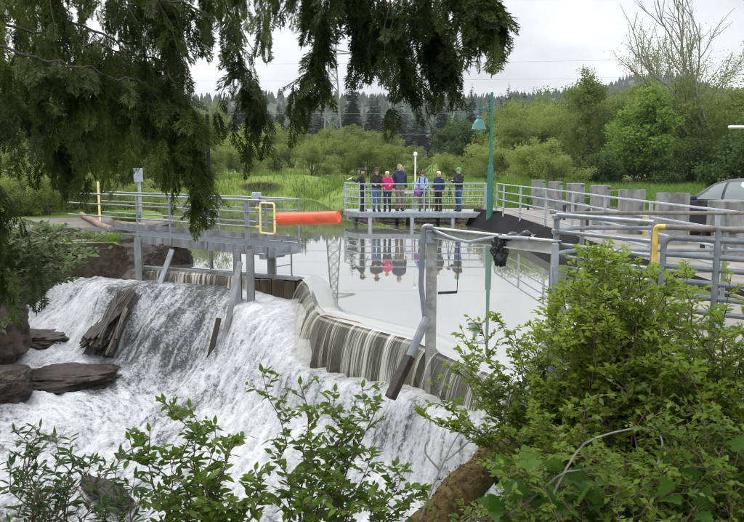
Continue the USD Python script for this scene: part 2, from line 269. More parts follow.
RP = [(270, 310, -.56), (290, 300, -.50), (294, 350, -.80), (300, 362, -.86), (312, 378, -.90), (340, 378, -.84), (370, 386, -.82), (400, 398, -.76), (430, 404, -.64), (458, 405, -.48), (490, 414, -.48), (520, 420, -.48), (480, 440, -.66), (200, 298, -.50), (160, 300, -.55), (150, 330, -1.0), (235, 312, -.62), (255, 318, -.62),
      (200, 360, -1.6), (120, 350, -1.5), (160, 365, -1.65), (75, 320, -.95), (110, 297, -.45), (90, 303, -.6), (50, 335, -1.25), (20, 350, -1.35), (100, 400, -1.85), (0, 430, -2.0), (250, 350, -1.0), (230, 380, -1.45), (280, 420, -1.5), (250, 450, -1.75), (340, 440, -1.35), (320, 400, -1.12), (420, 446, -1.05), (480, 470, -.92),
      (340, 522, -1.85), (0, 522, -2.25), (200, 522, -2.1), (450, 510, -1.3), (-150, 470, -2.3), (-150, 400, -2.0), (-60, 370, -1.7)]
RXYZ = np.array([P(*p) for p in RP])
rbf = RBFInterpolator(RXYZ[:, :2], RXYZ[:, 2], kernel='thin_plate_spline', smoothing=0.02)
def river_z(xy): return np.clip(rbf(xy), -2.6, -0.3)

def ground_h(x, y):
    p = np.stack([x, y], -1); sh = x.shape; pts = shapely.points(p.reshape(-1, 2))
    dp = shapely.distance(pts, POND.exterior) * np.where(shapely.contains(POND, pts), -1, 1)
    dr = shapely.distance(pts, RIVER.exterior) * np.where(shapely.contains(RIVER, pts), -1, 1)
    dp, dr = dp.reshape(sh), dr.reshape(sh)
    n3 = np.stack([x * 0.12, y * 0.12, np.zeros(sh)], -1)
    bumps = (meshkit.fbm(n3, 3, 5) - 0.5)
    base = 0.52 + smooth01(y, 55, 130) * 2.6 + smooth01(y, 130, 400) * 3 + bumps * (0.1 + 0.9 * smooth01(np.hypot(x, y), 34, 70))
    right = smooth01(x, 4.2, 5.4) * (1 - smooth01(y, 60, 90)) * (1 - smooth01(x, 16, 25)); base = base * (1 - right) + 0.50 * right
    left = smooth01(-x, 5.5, 6.5) * (1 - smooth01(y, 30, 36)) * smooth01(y, 10, 14); base = base * (1 - left) + 0.50 * left
    base = base - smooth01(-y, -6.4, -4.8) * 0.55 * (1 - smooth01(x, 2.6, 3.4))
    # small mounds on the far bank
    for mx, my, mr, mh in ((-5.5, 56, 4, .8), (-10, 58, 5, .9), (-2, 47, 3, .5), (2, 40, 5, .5), (6, 44, 5, .6)):
        base = base + mh * np.exp(-((x - mx) ** 2 + (y - my) ** 2) / mr ** 2)
    wide = np.where(y > 30, 3.0, 0.45)
    h = np.where(dp < 0, -0.12 - np.minimum(-dp * 0.5, 0.9), -0.12 + (base + 0.12) * smooth01(dp, -0.05, wide))
    rz = rbf(np.clip(p.reshape(-1, 2), [-14, 4.5], [3, 17])).reshape(sh); rz = np.clip(rz, -2.6, -0.3)
    nearbank = smooth01(y, 9, 7)                                 # gentle slope on the camera's bank, sheer elsewhere
    wr = 0.25 + 3.3 * nearbank * smooth01(1.5 - x, -0.5, 1.5) + 0.9 * nearbank
    hr = (rz - 0.35) + (h - rz + 0.35) * smooth01(dr, 0.0, wr)
    return np.where(dp < 0, h, np.where(dr < 0, rz - 0.35, hr))

xs = np.concatenate([-np.geomspace(14, 3000, 46)[::-1], np.arange(-13.7, 14, 0.3), np.geomspace(14, 3000, 46)])
ys = np.concatenate([-np.geomspace(6, 1500, 22)[::-1], np.arange(-5.7, 60, 0.35), np.geomspace(60, 4000, 50)])
GX, GY = np.meshgrid(xs, ys, indexing='ij'); GZ = ground_h(GX, GY)
def gridmesh(X, Y, Z):
    a, b = X.shape; i, j = np.meshgrid(np.arange(a - 1), np.arange(b - 1), indexing='ij'); k = i * b + j
    return np.stack([X, Y, Z], -1).reshape(-1, 3), np.stack([k, k + b, k + b + 1, k + 1], -1).reshape(-1, 4)
# ground look: meadow, with bare soil on steep banks
mat('ground_look', {'g': ('geometry', {}), 'n': ('noise_texture', {'scale': 0.35, 'detail': 7.0, 'roughness': 0.62}), 'n2': ('noise_texture', {'scale': 9.0, 'detail': 6.0, 'roughness': 0.65}),
    'r': ('rgb_ramp', {'ramp': [(0.35, (0.075, 0.115, 0.02)), (0.5, (0.14, 0.20, 0.036)), (0.65, (0.20, 0.25, 0.06))]}), 's': ('rgb_ramp', {'ramp': [(0.35, (0.009, 0.007, 0.005)), (0.65, (0.05, 0.038, 0.026))]}),
    'z': ('separate_xyz', {}), 'zr': ('map_range', {'from_min': 0.80, 'from_max': 0.95}), 'gy': ('separate_xyz', {}), 'yr': ('map_range', {'from_min': 8.0, 'from_max': 16.0}), 'mul': ('math', {'math_type': 'multiply'}), 'x': ('mix', {}), 'b': ('bump', {'strength': 0.5, 'distance': 0.05}), 'p': ('principled_bsdf', {'roughness': 0.95, 'specular_ior_level': 0.2})},
    [('g.position', 'n.vector'), ('g.position', 'n2.vector'), ('n.fac', 'r.fac'), ('n2.fac', 's.fac'), ('g.normal', 'z.vector'), ('z.z', 'zr.value'), ('zr.result', 'mul.value1'), ('g.position', 'gy.vector'), ('gy.y', 'yr.value'), ('yr.result', 'mul.value2'), ('mul.value', 'x.fac'), ('s.color', 'x.color1'), ('r.color', 'x.color2'),
     ('x.color', 'p.base_color'), ('n2.fac', 'b.height'), ('b.normal', 'p.normal')], 'p.BSDF')
obj('ground', gridmesh(GX, GY, GZ), 'ground_look', smooth=True, kind='structure')
from scipy.interpolate import RegularGridInterpolator
_gi = RegularGridInterpolator((xs, ys), GZ)
def gz(x, y): return float(_gi((np.clip(x, xs[0], xs[-1]), np.clip(y, ys[0], ys[-1]))))
def gzs(x, y): return _gi(np.stack([x, y], -1))

# pond surface, drawn down towards the weir crest
NX = CREST
def tri_poly(poly, step, zf):
    xmin, ymin, xmax, ymax = poly.bounds
    m = trimesh.creation.triangulate_polygon(poly, engine='earcut'); v, f = m
    return np.column_stack([v, zf(v)]), f
crest_fine = resample(CREST, 0.07)
def offs(pl, d):                                  # shift a polyline sideways (positive = downstream)
    t = np.gradient(pl, axis=0); 
    k = 7; ker = np.ones(k) / k; tp = np.vstack([np.convolve(np.pad(t[:, i], k // 2, mode='edge'), ker, 'valid') for i in (0, 1)]).T
    tp /= np.linalg.norm(tp, axis=1, keepdims=True); n = np.stack([tp[:, 1], -tp[:, 0]], 1)
    return pl + n * d
cf = crest_fine
lip_in = offs(cf, -0.42)
pond_poly = shapely.Polygon([tuple(p) for p in lip_in[::-1]] + [(-7.4, 17), (-7.4, 24), (-9, 29), (-14, 37), (-17, 45), (-10, 56), (-5, 54), (-1, 46), (0, 36), (5.4, 34), (6, 30), (5.4, 26), (5.2, 18), (5.0, 12), (3.4, 9.0), (2.6, 8.2)])
obj('pond_water', tri_poly(pond_poly.buffer(0), 1, lambda v: np.zeros(len(v))), 'pond_water', kind='structure')

# ------------------------------------------------------------------ the weir: wall and falling sheets
def sweep_profile(pl, prof, jitter=None):
    rows = [offs(pl, d) for d, z in prof]
    V = np.stack([np.column_stack([r, np.full(len(r), z)]) for r, (d, z) in zip(rows, prof)], 1)     # along, profile, 3
    if jitter is not None: V = V + jitter(V)
    a, b = V.shape[:2]; i, j = np.meshgrid(np.arange(a - 1), np.arange(b - 1), indexing='ij'); k = i * b + j
    s = np.concatenate([[0], np.cumsum(np.linalg.norm(np.diff(pl, axis=0), axis=1))])
    pd = np.asarray(prof); t = np.concatenate([[0], np.cumsum(np.linalg.norm(np.diff(pd, axis=0), axis=1))])
    uv = np.stack(np.meshgrid(s, t, indexing='ij'), -1).reshape(-1, 2)
    return (V.reshape(-1, 3), np.stack([k, k + b, k + b + 1, k + 1], -1).reshape(-1, 4)), uv
lip_prof = [(-0.43, 0.0), (-0.36, -0.0005), (-0.28, -0.003), (-0.20, -0.010), (-0.13, -0.02), (-0.07, -0.034), (-0.02, -0.055)]
g, uv = sweep_profile(cf, lip_prof); g = (g[0], g[1][:, ::-1]); obj('crest_water', g, 'crest_flow', smooth=True, kind='structure')
d2 = np.linalg.norm(cf - CREST[3], axis=1); i_corner = int(np.argmin(d2))
i_turn = int(np.argmin(np.linalg.norm(cf - CREST[7], axis=1))); i_post = int(np.argmin(np.linalg.norm(cf - CREST[11], axis=1)))
weir = thing('weir', 'low concrete and plank weir with water pouring over its bent crest', 'weir')
wall_prof = [(-0.30, -0.10), (0.0, -0.085), (0.035, -0.11), (0.045, -1.6)]
def relief(amp, sc, seed):
    return lambda V: (meshkit.fbm(V * sc, 3, seed)[..., None] - 0.5) * amp * np.array([1, 1, 0.15])
g, _ = sweep_profile(cf[i_corner:], wall_prof); obj('concrete_wall', g, 'wet_concrete', weir)
wp = [(-0.35, -0.09), (0.0, -0.08), (0.015, -0.10), (0.02, -1.5)]; g, _ = sweep_profile(cf[:i_corner + 1], wp); obj('back_wall', g, 'wet_concrete', weir)
left_line = cf[:i_corner + 1]
rng = np.random.default_rng(4)
for k in range(0, len(left_line) - 4, 4):                         # upright planks in front of the left wall
    a, b = left_line[k], left_line[k + 4]; c = (a + b) / 2; t = b - a; L = np.linalg.norm(t); n = np.array([t[1], -t[0]]) / L
    q = c + n * (0.05 + rng.uniform(-0.006, 0.01))
    obj('plank', MB().box((q[0], q[1], -0.44 + rng.uniform(-.02, .01)), (L - 0.012, 0.05, 0.72), rz=math.atan2(t[1], t[0]), bev=0.008), 'wet_planks', weir)
obj('crest_cap', MB().bar((*offs(left_line, 0.02)[2], -0.03), (*offs(left_line, 0.02)[-2], -0.03), 0.14, 0.07), 'galvanised_stained', weir)
fall_prof = [(-0.03, -0.045), (0.03, -0.075), (0.08, -0.125), (0.125, -0.20), (0.165, -0.31), (0.20, -0.45), (0.228, -0.62), (0.25, -0.80), (0.268, -1.0), (0.28, -1.15)]
def strands(amp, seed):
    def f(V):
        s = np.cumsum(np.concatenate([[0], np.linalg.norm(np.diff(V[:, 0], axis=0), axis=1)]))[:, None]
        d = np.linspace(0, 1, V.shape[1])[None]
        q = meshkit.fbm(np.stack([s * 9 + 0 * d, 0.9 * d + 0 * s, 0 * s * d + seed], -1), 3, seed) - 0.5
        t = np.gradient(V[:, 0], axis=0); t /= np.linalg.norm(t, axis=1, keepdims=True); n = np.stack([t[:, 1], -t[:, 0], 0 * t[:, 0]], 1)
        return n[:, None] * (q * amp * d)[..., None]
    return f
fine = resample(CREST, 0.03)
fi = lambda k: int(np.argmin(np.linalg.norm(fine - CREST[k], axis=1)))
g, uv = sweep_profile(fine[fi(7) - 2:fi(11) - 2], fall_prof, strands(0.14, 3)); obj('water_curtain', g, 'curtain_threads', smooth=True, uv=uv, label='long curtain of thin water threads along the weir facing the rapids', cat='waterfall')
side_prof = [(-0.03, -0.045), (0.04, -0.085), (0.10, -0.16), (0.16, -0.27), (0.22, -0.42), (0.27, -0.6), (0.31, -0.8), (0.34, -1.0), (0.36, -1.15)]
g, uv = sweep_profile(fine[fi(3) + 6:fi(7) + 2], side_prof, strands(0.12, 5)); obj('water_curtain', g, 'curtain_side', smooth=True, uv=uv, label='olive sheet of water folding round the bend of the weir', cat='waterfall')
g, uv = sweep_profile(fine[fi(11) + 3:fi(14)], fall_prof, strands(0.14, 7)); obj('water_curtain', g, 'curtain_threads', smooth=True, uv=uv, label='short water curtain right of the steel post, behind leaves', cat='waterfall')
thin_prof = [(-0.03, -0.045), (0.06, -0.06), (0.11, -0.12), (0.135, -0.25), (0.15, -0.42), (0.16, -0.62), (0.17, -0.8)]
g, uv = sweep_profile(fine[2:fi(2) + 6], thin_prof, strands(0.05, 9)); obj('water_curtain', g, 'curtain_thin', smooth=True, uv=uv, label='thin brown-streaked sheet of water over the planks under the footbridge', cat='waterfall')

# ------------------------------------------------------------------ white water below the weir
fx, fy = np.arange(-15, 2.6, 0.045), np.arange(4.0, 17.2, 0.045)
FX, FY = np.meshgrid(fx, fy, indexing='ij')
xy = np.stack([FX, FY], -1).reshape(-1, 2)
cx, cy = np.arange(-15, 2.9, 0.25), np.arange(4.0, 17.4, 0.25)
CX, CY = np.meshgrid(cx, cy, indexing='ij')
CZ = river_z(np.stack([CX, CY], -1).reshape(-1, 2)).reshape(CX.shape)
FZ = RegularGridInterpolator((cx, cy), CZ, bounds_error=False, fill_value=None)(xy).reshape(FX.shape)
dcr = shapely.distance(shapely.LineString(CREST), shapely.points(xy)).reshape(FX.shape)
_cl = shapely.LineString(CREST); _sc = shapely.line_locate_point(_cl, shapely.points(xy)).reshape(FX.shape); _pc = [_cl.project(shapely.Point(p)) for p in CREST]
_foot = np.interp(_sc, [_pc[3], _pc[5], _pc[7], _pc[9], _pc[11], _pc[13]], [-.50, -.72, -.88, -.80, -.62, -.50])
_w = (1 - smooth01(dcr, .28, .9)) * smooth01(_sc, _pc[3], _pc[4]); FZ = FZ * (1 - _w) + _foot * _w
gx_, gy_ = np.gradient(FZ, 0.045); slope = np.hypot(gx_, gy_)
# the flow coordinate: across / along a stream that bends to the left
ang = np.radians(-115 - 35 * smooth01(FX, -1, -7) * smooth01(FY, 14, 10)); ux, uy = np.cos(ang), np.sin(ang)
along, across = FX * ux + FY * uy, -FX * uy + FY * ux
n1 = meshkit.fbm(np.stack([across * 2.6, along * 1.1, FX * 0], -1), 4, 11) - 0.5
n2 = meshkit.fbm(np.stack([across * 9, along * 5, FX * 0 + 3], -1), 4, 21) - 0.5
n3 = np.abs(meshkit.fbm(np.stack([across * 5.0, along * 2.6, FX * 0 + 9], -1), 3, 31) - 0.5)
dcr = shapely.distance(shapely.LineString(CREST), shapely.points(xy)).reshape(FX.shape); quiet = .22 + .78 * smooth01(dcr, .2, 1.1)
FZ2 = FZ + (n1 * (0.20 + 0.25 * np.clip(slope, 0, 1)) + n2 * 0.085 - n3 * 0.10 + 0.03) * quiet
left_casc = smooth01(-FX, 2.4, 3.4) * smooth01(FY, 12.6, 13.6)
calm = smooth01(-FX, 2, 6) * smooth01(10.5 - FY, 0, 3)
foam = 0.54 - 0.13 * left_casc + .14 * smooth01(-FX, 5.2, 5.8) * smooth01(FY, 12, 13) + .09 * smooth01(FX, -3.4, -2.4) * smooth01(FY, 9.0, 10.5) - 0.20 * calm - 0.10 * smooth01(slope, 1.0, 2.0) + (meshkit.fbm(np.stack([FX * .9, FY * .9, FX * 0], -1), 3, 41) - 0.5) * 0.5
sel = shapely.contains_xy(RIVER.buffer(0.25), FX.ravel(), FY.ravel()).reshape(FX.shape)
v, f = gridmesh(FX, FY, FZ2); keep = sel.ravel()[f].all(1); f = f[keep]
used = np.unique(f); re = np.full(len(v), -1); re[used] = np.arange(len(used))
wm = usdkit.mesh(stage, path_of('river_rapids'), (v[used], re[f]), M['white_water'], smooth=True)
meta(wm.GetPrim(), kind='structure')
api = UsdGeom.PrimvarsAPI(wm)
api.CreatePrimvar('foam', Sdf.ValueTypeNames.FloatArray, 'vertex').Set(Vt.FloatArray.FromNumpy(foam.ravel()[used].astype(np.float32)))
api.CreatePrimvar('flow', Sdf.ValueTypeNames.Float3Array, 'vertex').Set(Vt.Vec3fArray.FromNumpy(np.stack([across, along, FX * 0], -1).reshape(-1, 3)[used].astype(np.float32)))

# ------------------------------------------------------------------ rocks, left bank
def rock(seed, size, sub=5, amp=0.35, sharp=1.0):
    m = trimesh.creation.icosphere(sub); v = m.vertices.copy()
    n = meshkit.fbm(v * 1.3 + seed * 7.1, 5, seed); cell = np.abs(meshkit.fbm(v * 2.4 + seed, 3, seed + 9) - 0.5); q = v * np.array([1, 1, 2.6]) + seed
    strata = np.abs(meshkit.fbm(q * 2.2, 4, seed + 3) - 0.5); fine_ = meshkit.fbm(v * 9 + seed, 3, seed + 5) - 0.5
    v = np.sign(v) * np.abs(v) ** .8 * (1 + amp * (n - 0.5) * 2.2 - 0.7 * cell * sharp - .22 * sharp * strata + .16 * fine_)[:, None] * np.asarray(size) * 1.1
    return trimesh.Trimesh(v, m.faces, process=False)
def rock_at(name, px, py, y, size, seed, label, rz=0, matn='wet_rock', amp=0.35, sharp=.35):
    c = Q(px, py, y); m = rock(seed, size, amp=amp, sharp=sharp); T = trimesh.transformations.rotation_matrix(rz, (0, 0, 1)); T[:3, 3] = c; m.apply_transform(T)
    return obj(name, m, matn, smooth=50, label=label, cat='rock')
rock_at('ledge_rock', 62, 379, 13.6, (1.05, 0.6, 0.22), 1, 'flat brown wet rock ledge in the rapids below the brush pile', 0.25)
rock_at('ledge_rock', 6, 385, 12.6, (0.42, 0.4, 0.30), 2, 'dark wet rock at the left edge under the overhanging shrub')
rock_at('ledge_rock', 205, 350, 15.2, (0.9, 0.35, 0.5), 3, 'black wet rock behind the cascade under the footbridge')
rock_at('ledge_rock', 140, 340, 15.6, (0.6, 0.4, 0.55), 4, 'black wet rock between the brush pile and the cascade')
rock_at('ledge_rock', 30, 341, 14.9, (0.8, 0.4, 0.2), 5, 'dark rock step under the far left side fall')
rock_at('ledge_rock', 105, 491, 9.3, (0.50, 0.16, 0.10), 6, 'low brown rock breaking the rapids behind the lower left leaves', -0.7)
rock_at('bank_rock', 50, 285, 18.0, (3.2, 0.6, 1.3), 7, 'dark recessed rock bank behind the pale shrub on the left', 0.1, 'wet_rock', 0.3)
rock_at('bank_rock', -95, 254, 17.2, (2.2, 1.4, 0.30), 13, 'dark rock shelf overhanging the side fall at left', 0.1, 'wet_rock', 0.25)
rock_at('bank_rock', 128, 264, 17.6, (1.1, 0.6, 0.5), 8, 'brown rock face below the left end of the footbridge', 0, 'abutment_concrete', 0.25)
rock_at('bank_rock', -75, 330, 13.8, (1.6, 1.0, 1.1), 9, 'dark rock bank at the far left edge under hanging cedar', 0, 'wet_rock', 0.3)
rock_at('bank_rock', 148, 282, 17.0, (0.55, 0.4, 0.38), 10, 'pale boulder behind the left bridge leg', 0, 'abutment_concrete', 0.2)
rock_at('bank_rock', 172, 275, 17.4, (0.5, 0.5, 0.75), 12, 'dark rock at the left end of the plank weir', 0, 'wet_rock', 0.25)
# brush and bark slabs leaning in the side fall
bp = thing('brush_pile', 'dark pile of bark slabs and sticks leaning in the cascade', 'brush pile')
rng = np.random.default_rng(8)
for k in range(64):
    a = Q(128 + rng.uniform(-12, 16), 291 + rng.uniform(-3, 10), 15.6 + rng.uniform(-.3, .4)); b = Q(98 + rng.uniform(-20, 22), 348 + rng.uniform(-10, 10), 14.4 + rng.uniform(-.3, .3))
    m = a * 0.5 + b * 0.5 + np.array([rng.uniform(-.05, .05), 0, rng.uniform(0.0, .14)])
    if k < 13: obj('bark_slab', MB().bar(a, b, rng.uniform(.07, .17), rng.uniform(.03, .06), up=(0.2, -.8, .6), bev=.01), 'wet_bark', bp)
    else: obj('stick', MB().tube(curve([a, m, b], 7), np.linspace(.010, .022, 7) * rng.uniform(.5, 1.4), 6), 'wet_bark' if k % 6 else 'old_wood', bp)
obj('stick', MB().tube(curve([Q(127, 308, 14.7), Q(117, 330, 14.4), Q(106, 355, 14.2)], 6), .03, 6), 'old_wood', bp, label='pale split stick lying on the pile')

# ------------------------------------------------------------------ left footbridge
fb = thing('footbridge', 'grey steel footbridge with pipe handrails over the plank weir', 'footbridge')
BR, BL = P(268, 247, 0.62), P(70, 229, 0.62)                        # near deck edge, right and left ends
bd = (BL - BR); bd[2] = 0; blen = np.linalg.norm(bd); bd /= blen; bn = np.array([-bd[1], bd[0], 0]); bn = bn if bn[1] > 0 else -bn
BW = 1.0
def br(s, t, z): return BR + bd * s + bn * t + np.array([0, 0, z])
for t in (0.0, BW):                                                 # C channels
    obj('deck_beam', MB().bar(br(-0.02, t, -.10), br(blen, t, -.10), 0.012, 0.20).bar(br(-0.02, t + (.035 if t == 0 else -.035), -.005), br(blen, t + (.035 if t == 0 else -.035), -.005), 0.07, 0.012).bar(br(-0.02, t + (.035 if t == 0 else -.035), -.195), br(blen, t + (.035 if t == 0 else -.035), -.195), 0.07, 0.012), 'galvanised_stained', fb)
gr = MB()
for k in range(int(blen / 0.05)): gr.bar(br(0.05 * k + .02, .02, -.006 - .0), br(0.05 * k + .02, BW - .02, -.006), 0.006, 0.03)
for t in np.arange(.08, BW, .1): gr.bar(br(0, t, -.013), br(blen, t, -.013), 0.006, 0.012)
obj('deck_grating', gr, 'galvanised', fb)
obj('end_plate', MB().bar(br(-.03, -.02, -.11), br(-.03, BW + .02, -.11), 0.014, 0.22), 'galvanised', fb)
obj('end_bracket', MB().bar(br(.10, -.09, -.20), br(.10, BW * .55, -.20), 0.16, 0.13, bev=.01), 'galvanised', fb)
RH = 0.98
for t in (-.02, BW + .02):
    for s in ([0.0, 0.65, 1.9, 3.15, 4.4] if t < 0 else [0.0, 1.3, 2.6, 3.9]):
        if s < blen: obj('rail_post', MB().bar(br(s + .03, t, -.16), br(s + .03, t, RH - .01), .045, .045, bev=.006) if s != .65 or t > 0 else MB().bar(br(s, t + .05, -.16), br(s, t + .05, RH - .02), .10, .10, bev=.008), 'galvanised', fb)
    for z in (RH, RH * .74, RH * .42):
        obj('rail', MB().tube([br(0.0, t, z), br(blen, t, z)], .022 if z == RH else .018, 10), 'galvanised', fb)
obj('rail', MB().tube([br(0.03, -.02, RH), br(0.03, BW + .02, RH)], .022, 10), 'galvanised', fb)
obj('kick_rail', MB().bar(br(0, BW - .03, .08), br(blen, BW - .03, .08), .012, .12), 'galvanised_stained', fb)
ygx = MB().tube(fillet([br(.14, -.07, .36), br(.14, -.07, RH - .04), br(-.30, -.10, RH - .04), br(-.30, -.10, .30), br(.14, -.07, .30), br(.14, -.07, .40)], .07), .022, 10)
yg_ = obj('yellow_gate', ygx, 'pale_yellow_paint', fb, label='pale yellow square hoop gate at the end of the bridge')
for z in (.42, .82): obj('gate_hinge', MB().bar(br(.14, -.07, z), br(.30, -.04, z), .05, .05, bev=.01), 'yellow_paint', yg_)
def wbeam(mb, a, b, w, h):                                          # H section
    a, b = np.asarray(a, float), np.asarray(b, float)
    mb.bar(a, b, .014, h - .02, up=(0, 1, 0)); off = np.array([0, h / 2 - .007, 0])
    mb.bar(a - off, b - off, w, .014, up=(0, 1, 0)); mb.bar(a + off, b + off, w, .014, up=(0, 1, 0)); return mb
for px, py, D, pb in ((250, 262, 14.9, 312), (138, 250, 16.6, 318), (237, 262, 15.0, 305), (271, 262, 15.7, 312), (160, 250, 17.4, 300)):
    a = Q(px, py - 12, D); b = Q(px, pb, D); b[0] = a[0]; b[1] = a[1]
    obj('leg', wbeam(MB(), a, b - np.array([0, 0, .35]), .15, .15), 'galvanised_stained', fb)
def strut(p0, p1, w, m, name='brace'):
    obj(name, MB().bar(Q(*p0), Q(*p1), w, w * .8, up=(0, 1, 0), bev=.01), m, fb)
strut((240, 262, 14.8), (222, 352, 13.9), .11, 'galvanised_stained'); strut((219, 318, 14.2), (207, 368, 13.8), .10, 'wet_bark')
strut((172, 250, 16.6), (153, 303, 15.8), .11, 'galvanised_stained')
ld = thing('ladder', 'short steel ladder hanging from the right end of the footbridge', 'ladder')
la, lb = br(-.10, .12, 0), br(-.10, .62, 0)
for q in (la, lb): obj('rail', MB().bar(q + (0, 0, -.02), q + (0, 0, -1.02), .035, .035, bev=.005), 'galvanised_stained', ld)
for k in range(4): obj('rung', MB().tube([la + (0, 0, -.18 - .25 * k), lb + (0, 0, -.18 - .25 * k)], .013, 8), 'galvanised_stained', ld)
obj('staff_gauge', MB().bar(P(211, 272, -.02), P(211, 272, -.02) + (0, 0, 0.85), .03, .03).box(P(211, 272, -.02) + (0, 0, .02), (.11, .11, .05), bev=.01), 'galvanised_stained', smooth=35, label='thin dark rod standing on the plank weir crest under the footbridge', cat='rod')

# orange float on its cable
fl = thing('float_boom', 'bright orange plastic float strung on a cable above the pond', 'float')
fa, fbb = Q(278.5, 219, 13.9), Q(339, 217.5, 13.4); ax = fbb - fa; L = np.linalg.norm(ax)
T = trimesh.geometry.align_vectors((0, 0, 1), ax / L); R = .122
prof = [(0, 0), (R * .86, 0), (R, .025), (R, L * .03), (R * 1.0, L - .05), (R * .97, L - .02), (R * .80, L), (0, L)]
obj('float_shell', MB().lathe(prof, fa, 28, T), 'orange_plastic', fl)
obj('seam', MB().bar(fa + ax * .01 + np.array([0, -R * .995, -.028]), fbb - ax * .01 + np.array([0, -R * .995, -.028]), .012, .016), 'orange_plastic', fl)
for s in (.012, .985): obj('end_band', MB().lathe([(R + .001, -.012), (R + .006, -.010), (R + .006, .010), (R + .001, .012)], fa + ax * s, 28, T), 'orange_plastic', fl)
POSTX = P(430.5, 346, 0.0)
obj('boom_cable', MB().tube(sag(br(0.03, -.02, .62), fa, .015, 8), .006, 6).tube(sag(fbb, Q(428, 233, POSTX[1]), .04, 24), .003, 5), 'galvanised_stained', label='thin steel cable carrying the orange float across the pond', cat='cable')

# winch box at the far rail, lot behind
wb = thing('control_box', 'small grey box on the far handrail of the footbridge by the dark pole', 'control box')
c = br(1.35, BW + .04, RH + .02); obj('box', MB().box(c, (.22, .16, .20), bev=.02), 'galvanised_light', wb); obj('hood', MB().box(c + (.22, 0, -.07), (.34, .2, .10), bev=.04), 'galvanised_stained', wb)
lot = np.array([(-6.7, 17.4), (-6.75, 24.5), (-9.5, 25.5), (-13, 24), (-14, 17.4)])
lotz = .535
obj('gravel_lot', trimesh.creation.extrude_polygon(shapely.Polygon(lot), .12, engine='earcut').apply_translation((0, 0, lotz - .12)), 'gravel_ground', kind='structure')
obj('kerb_log', MB().tube(curve([P(82, 214, .66), P(96, 222, .66), P(112, 229, .66)], 8) + rng.normal(0, .01, (8, 3)), .085, 10), 'pink_log', smooth=50, label='pinkish peeled log lying on the gravel behind the footbridge', cat='log')
obj('kerb_log', MB().tube(curve([P(112, 222, .64), P(128, 224, .64), P(146, 226, .64)], 8) + rng.normal(0, .01, (8, 3)), .07, 10), 'pink_log', smooth=50, label='shorter pale log on the gravel beside the grass tuft', cat='log')
sgp = thing('sign_post', 'pale grey post with a small panel behind the footbridge handrail', 'post')
c = P(141, 226, .5); obj('post', MB().tube([c, c + (0, 0, 1.7)], .05, 10), 'galvanised_light', sgp); obj('panel', MB().box(c + (0, -.06, 1.55), (.28, .02, .42), bev=.006), 'galvanised_light', sgp)
c = P(100, 222, .5); yp = thing('yellow_bollard', 'pale yellow bollard post behind the left end of the footbridge', 'bollard', c); obj('post', MB().lathe([(0, 0), (.035, 0), (.035, 1.25), (.03, 1.3), (0, 1.32)], n=14), 'pale_yellow_paint', yp); obj('base', MB().lathe([(0, 0), (.11, 0), (.11, .03), (0, .035)], n=14), 'concrete', yp)
ab = thing('bridge_abutment', 'brown stained concrete abutment under the left end of the footbridge', 'abutment')
c = P(133, 241, .40); obj('block', MB().box((c[0] - .6, c[1] + .5, -.4), (2.6, 1.0, 1.75), rz=math.atan2(-bd[1], -bd[0]), bev=.04), 'abutment_concrete', ab)

# ------------------------------------------------------------------ viewing platform
DK = 0.52
vp = thing('viewing_platform', 'grey steel viewing platform with pipe rails standing in the far pond', 'platform')
PF = [(-1.15, 29.6), (-.52, 28.2), (4.55, 28.0), (4.75, 30.3), (-1.15, 30.6)]
obj('deck', trimesh.creation.extrude_polygon(shapely.Polygon(PF), .035, engine='earcut').apply_translation((0, 0, DK - .035)), 'galvanised_light', vp)
for (a, b) in zip(PF, PF[1:] + PF[:1]): obj('edge_beam', MB().bar((*a, DK - .115), (*b, DK - .115), .05, .16), 'galvanised', vp)
for px, m in ((370, 'galvanised_light'), (412, 'galvanised_light'), (453, 'galvanised_light')): c = (X_at(px, 28.15), 28.15); obj('pile', MB().tube([(*c, DK - .2), (*c, -1.0)], .085, 12), m, vp)
for px in (356, 397, 408, 438, 482): c = (X_at(px, 30.0), 30.0); obj('pile', MB().tube([(*c, DK - .2), (*c, -1.0)], .075, 10), 'old_wood', vp)
RT = DK + 1.1
def railrun(parent, pts, zs, posts, rr=.02, pr=.026, m='galvanised_light', base=0.0):
    pts = [np.asarray(p, float) for p in pts]
    for z in zs: obj('rail', MB().tube([p + (0, 0, z) for p in pts], rr, 8), m, parent)
    ls = shapely.LineString(pts)
    for s in posts:
        q = np.array(ls.interpolate(s).coords[0]); zz = np.interp(s, *zip(*[(ls.project(shapely.Point(p)), p[2]) for p in pts])); q = np.array([q[0], q[1], zz]); obj('post', MB().bar(q + (0, 0, base), q + (0, 0, zs[0]), pr * 2, pr * 2, bev=.005), m, parent)
zs5 = [1.1, .83, .57, .31]
front = [(-1.12, 29.6, DK), (-.5, 28.24, DK), (4.5, 28.05, DK)]
railrun(vp, front, zs5, [0.0, 1.5, 1.72, 4.02, 4.22, 6.4], base=-.1)
railrun(vp, [(-1.1, 30.5, DK), (1.2, 30.45, DK)], zs5, [0, 1.1, 2.3], base=-.1); railrun(vp, [(1.7, 30.42, DK), (4.7, 30.2, DK)], zs5, [0, 1.0, 2.0, 3.0], base=-.1)
railrun(vp, [(-1.12, 29.6, DK), (-1.1, 30.5, DK)], zs5, [], base=-.1)
lpw = thing('white_lamp_pole', 'slim white pole with a round white lamp behind the people', 'lamp pole', (X_at(415, 30.6), 30.6, DK))
obj('pole', MB().tube([(0, 0, -.4), (0, 0, 2.22)], .035, 10), 'white_paint', lpw); obj('lamp_head', MB().lathe([(0, 2.2), (.06, 2.21), (.085, 2.27), (.075, 2.34), (0, 2.38)], n=14), 'white_paint', lpw)
st = thing('sign_stand', 'grey low table-like stand beside the person in light blue', 'stand', (X_at(410, 29.8), 29.8, DK))
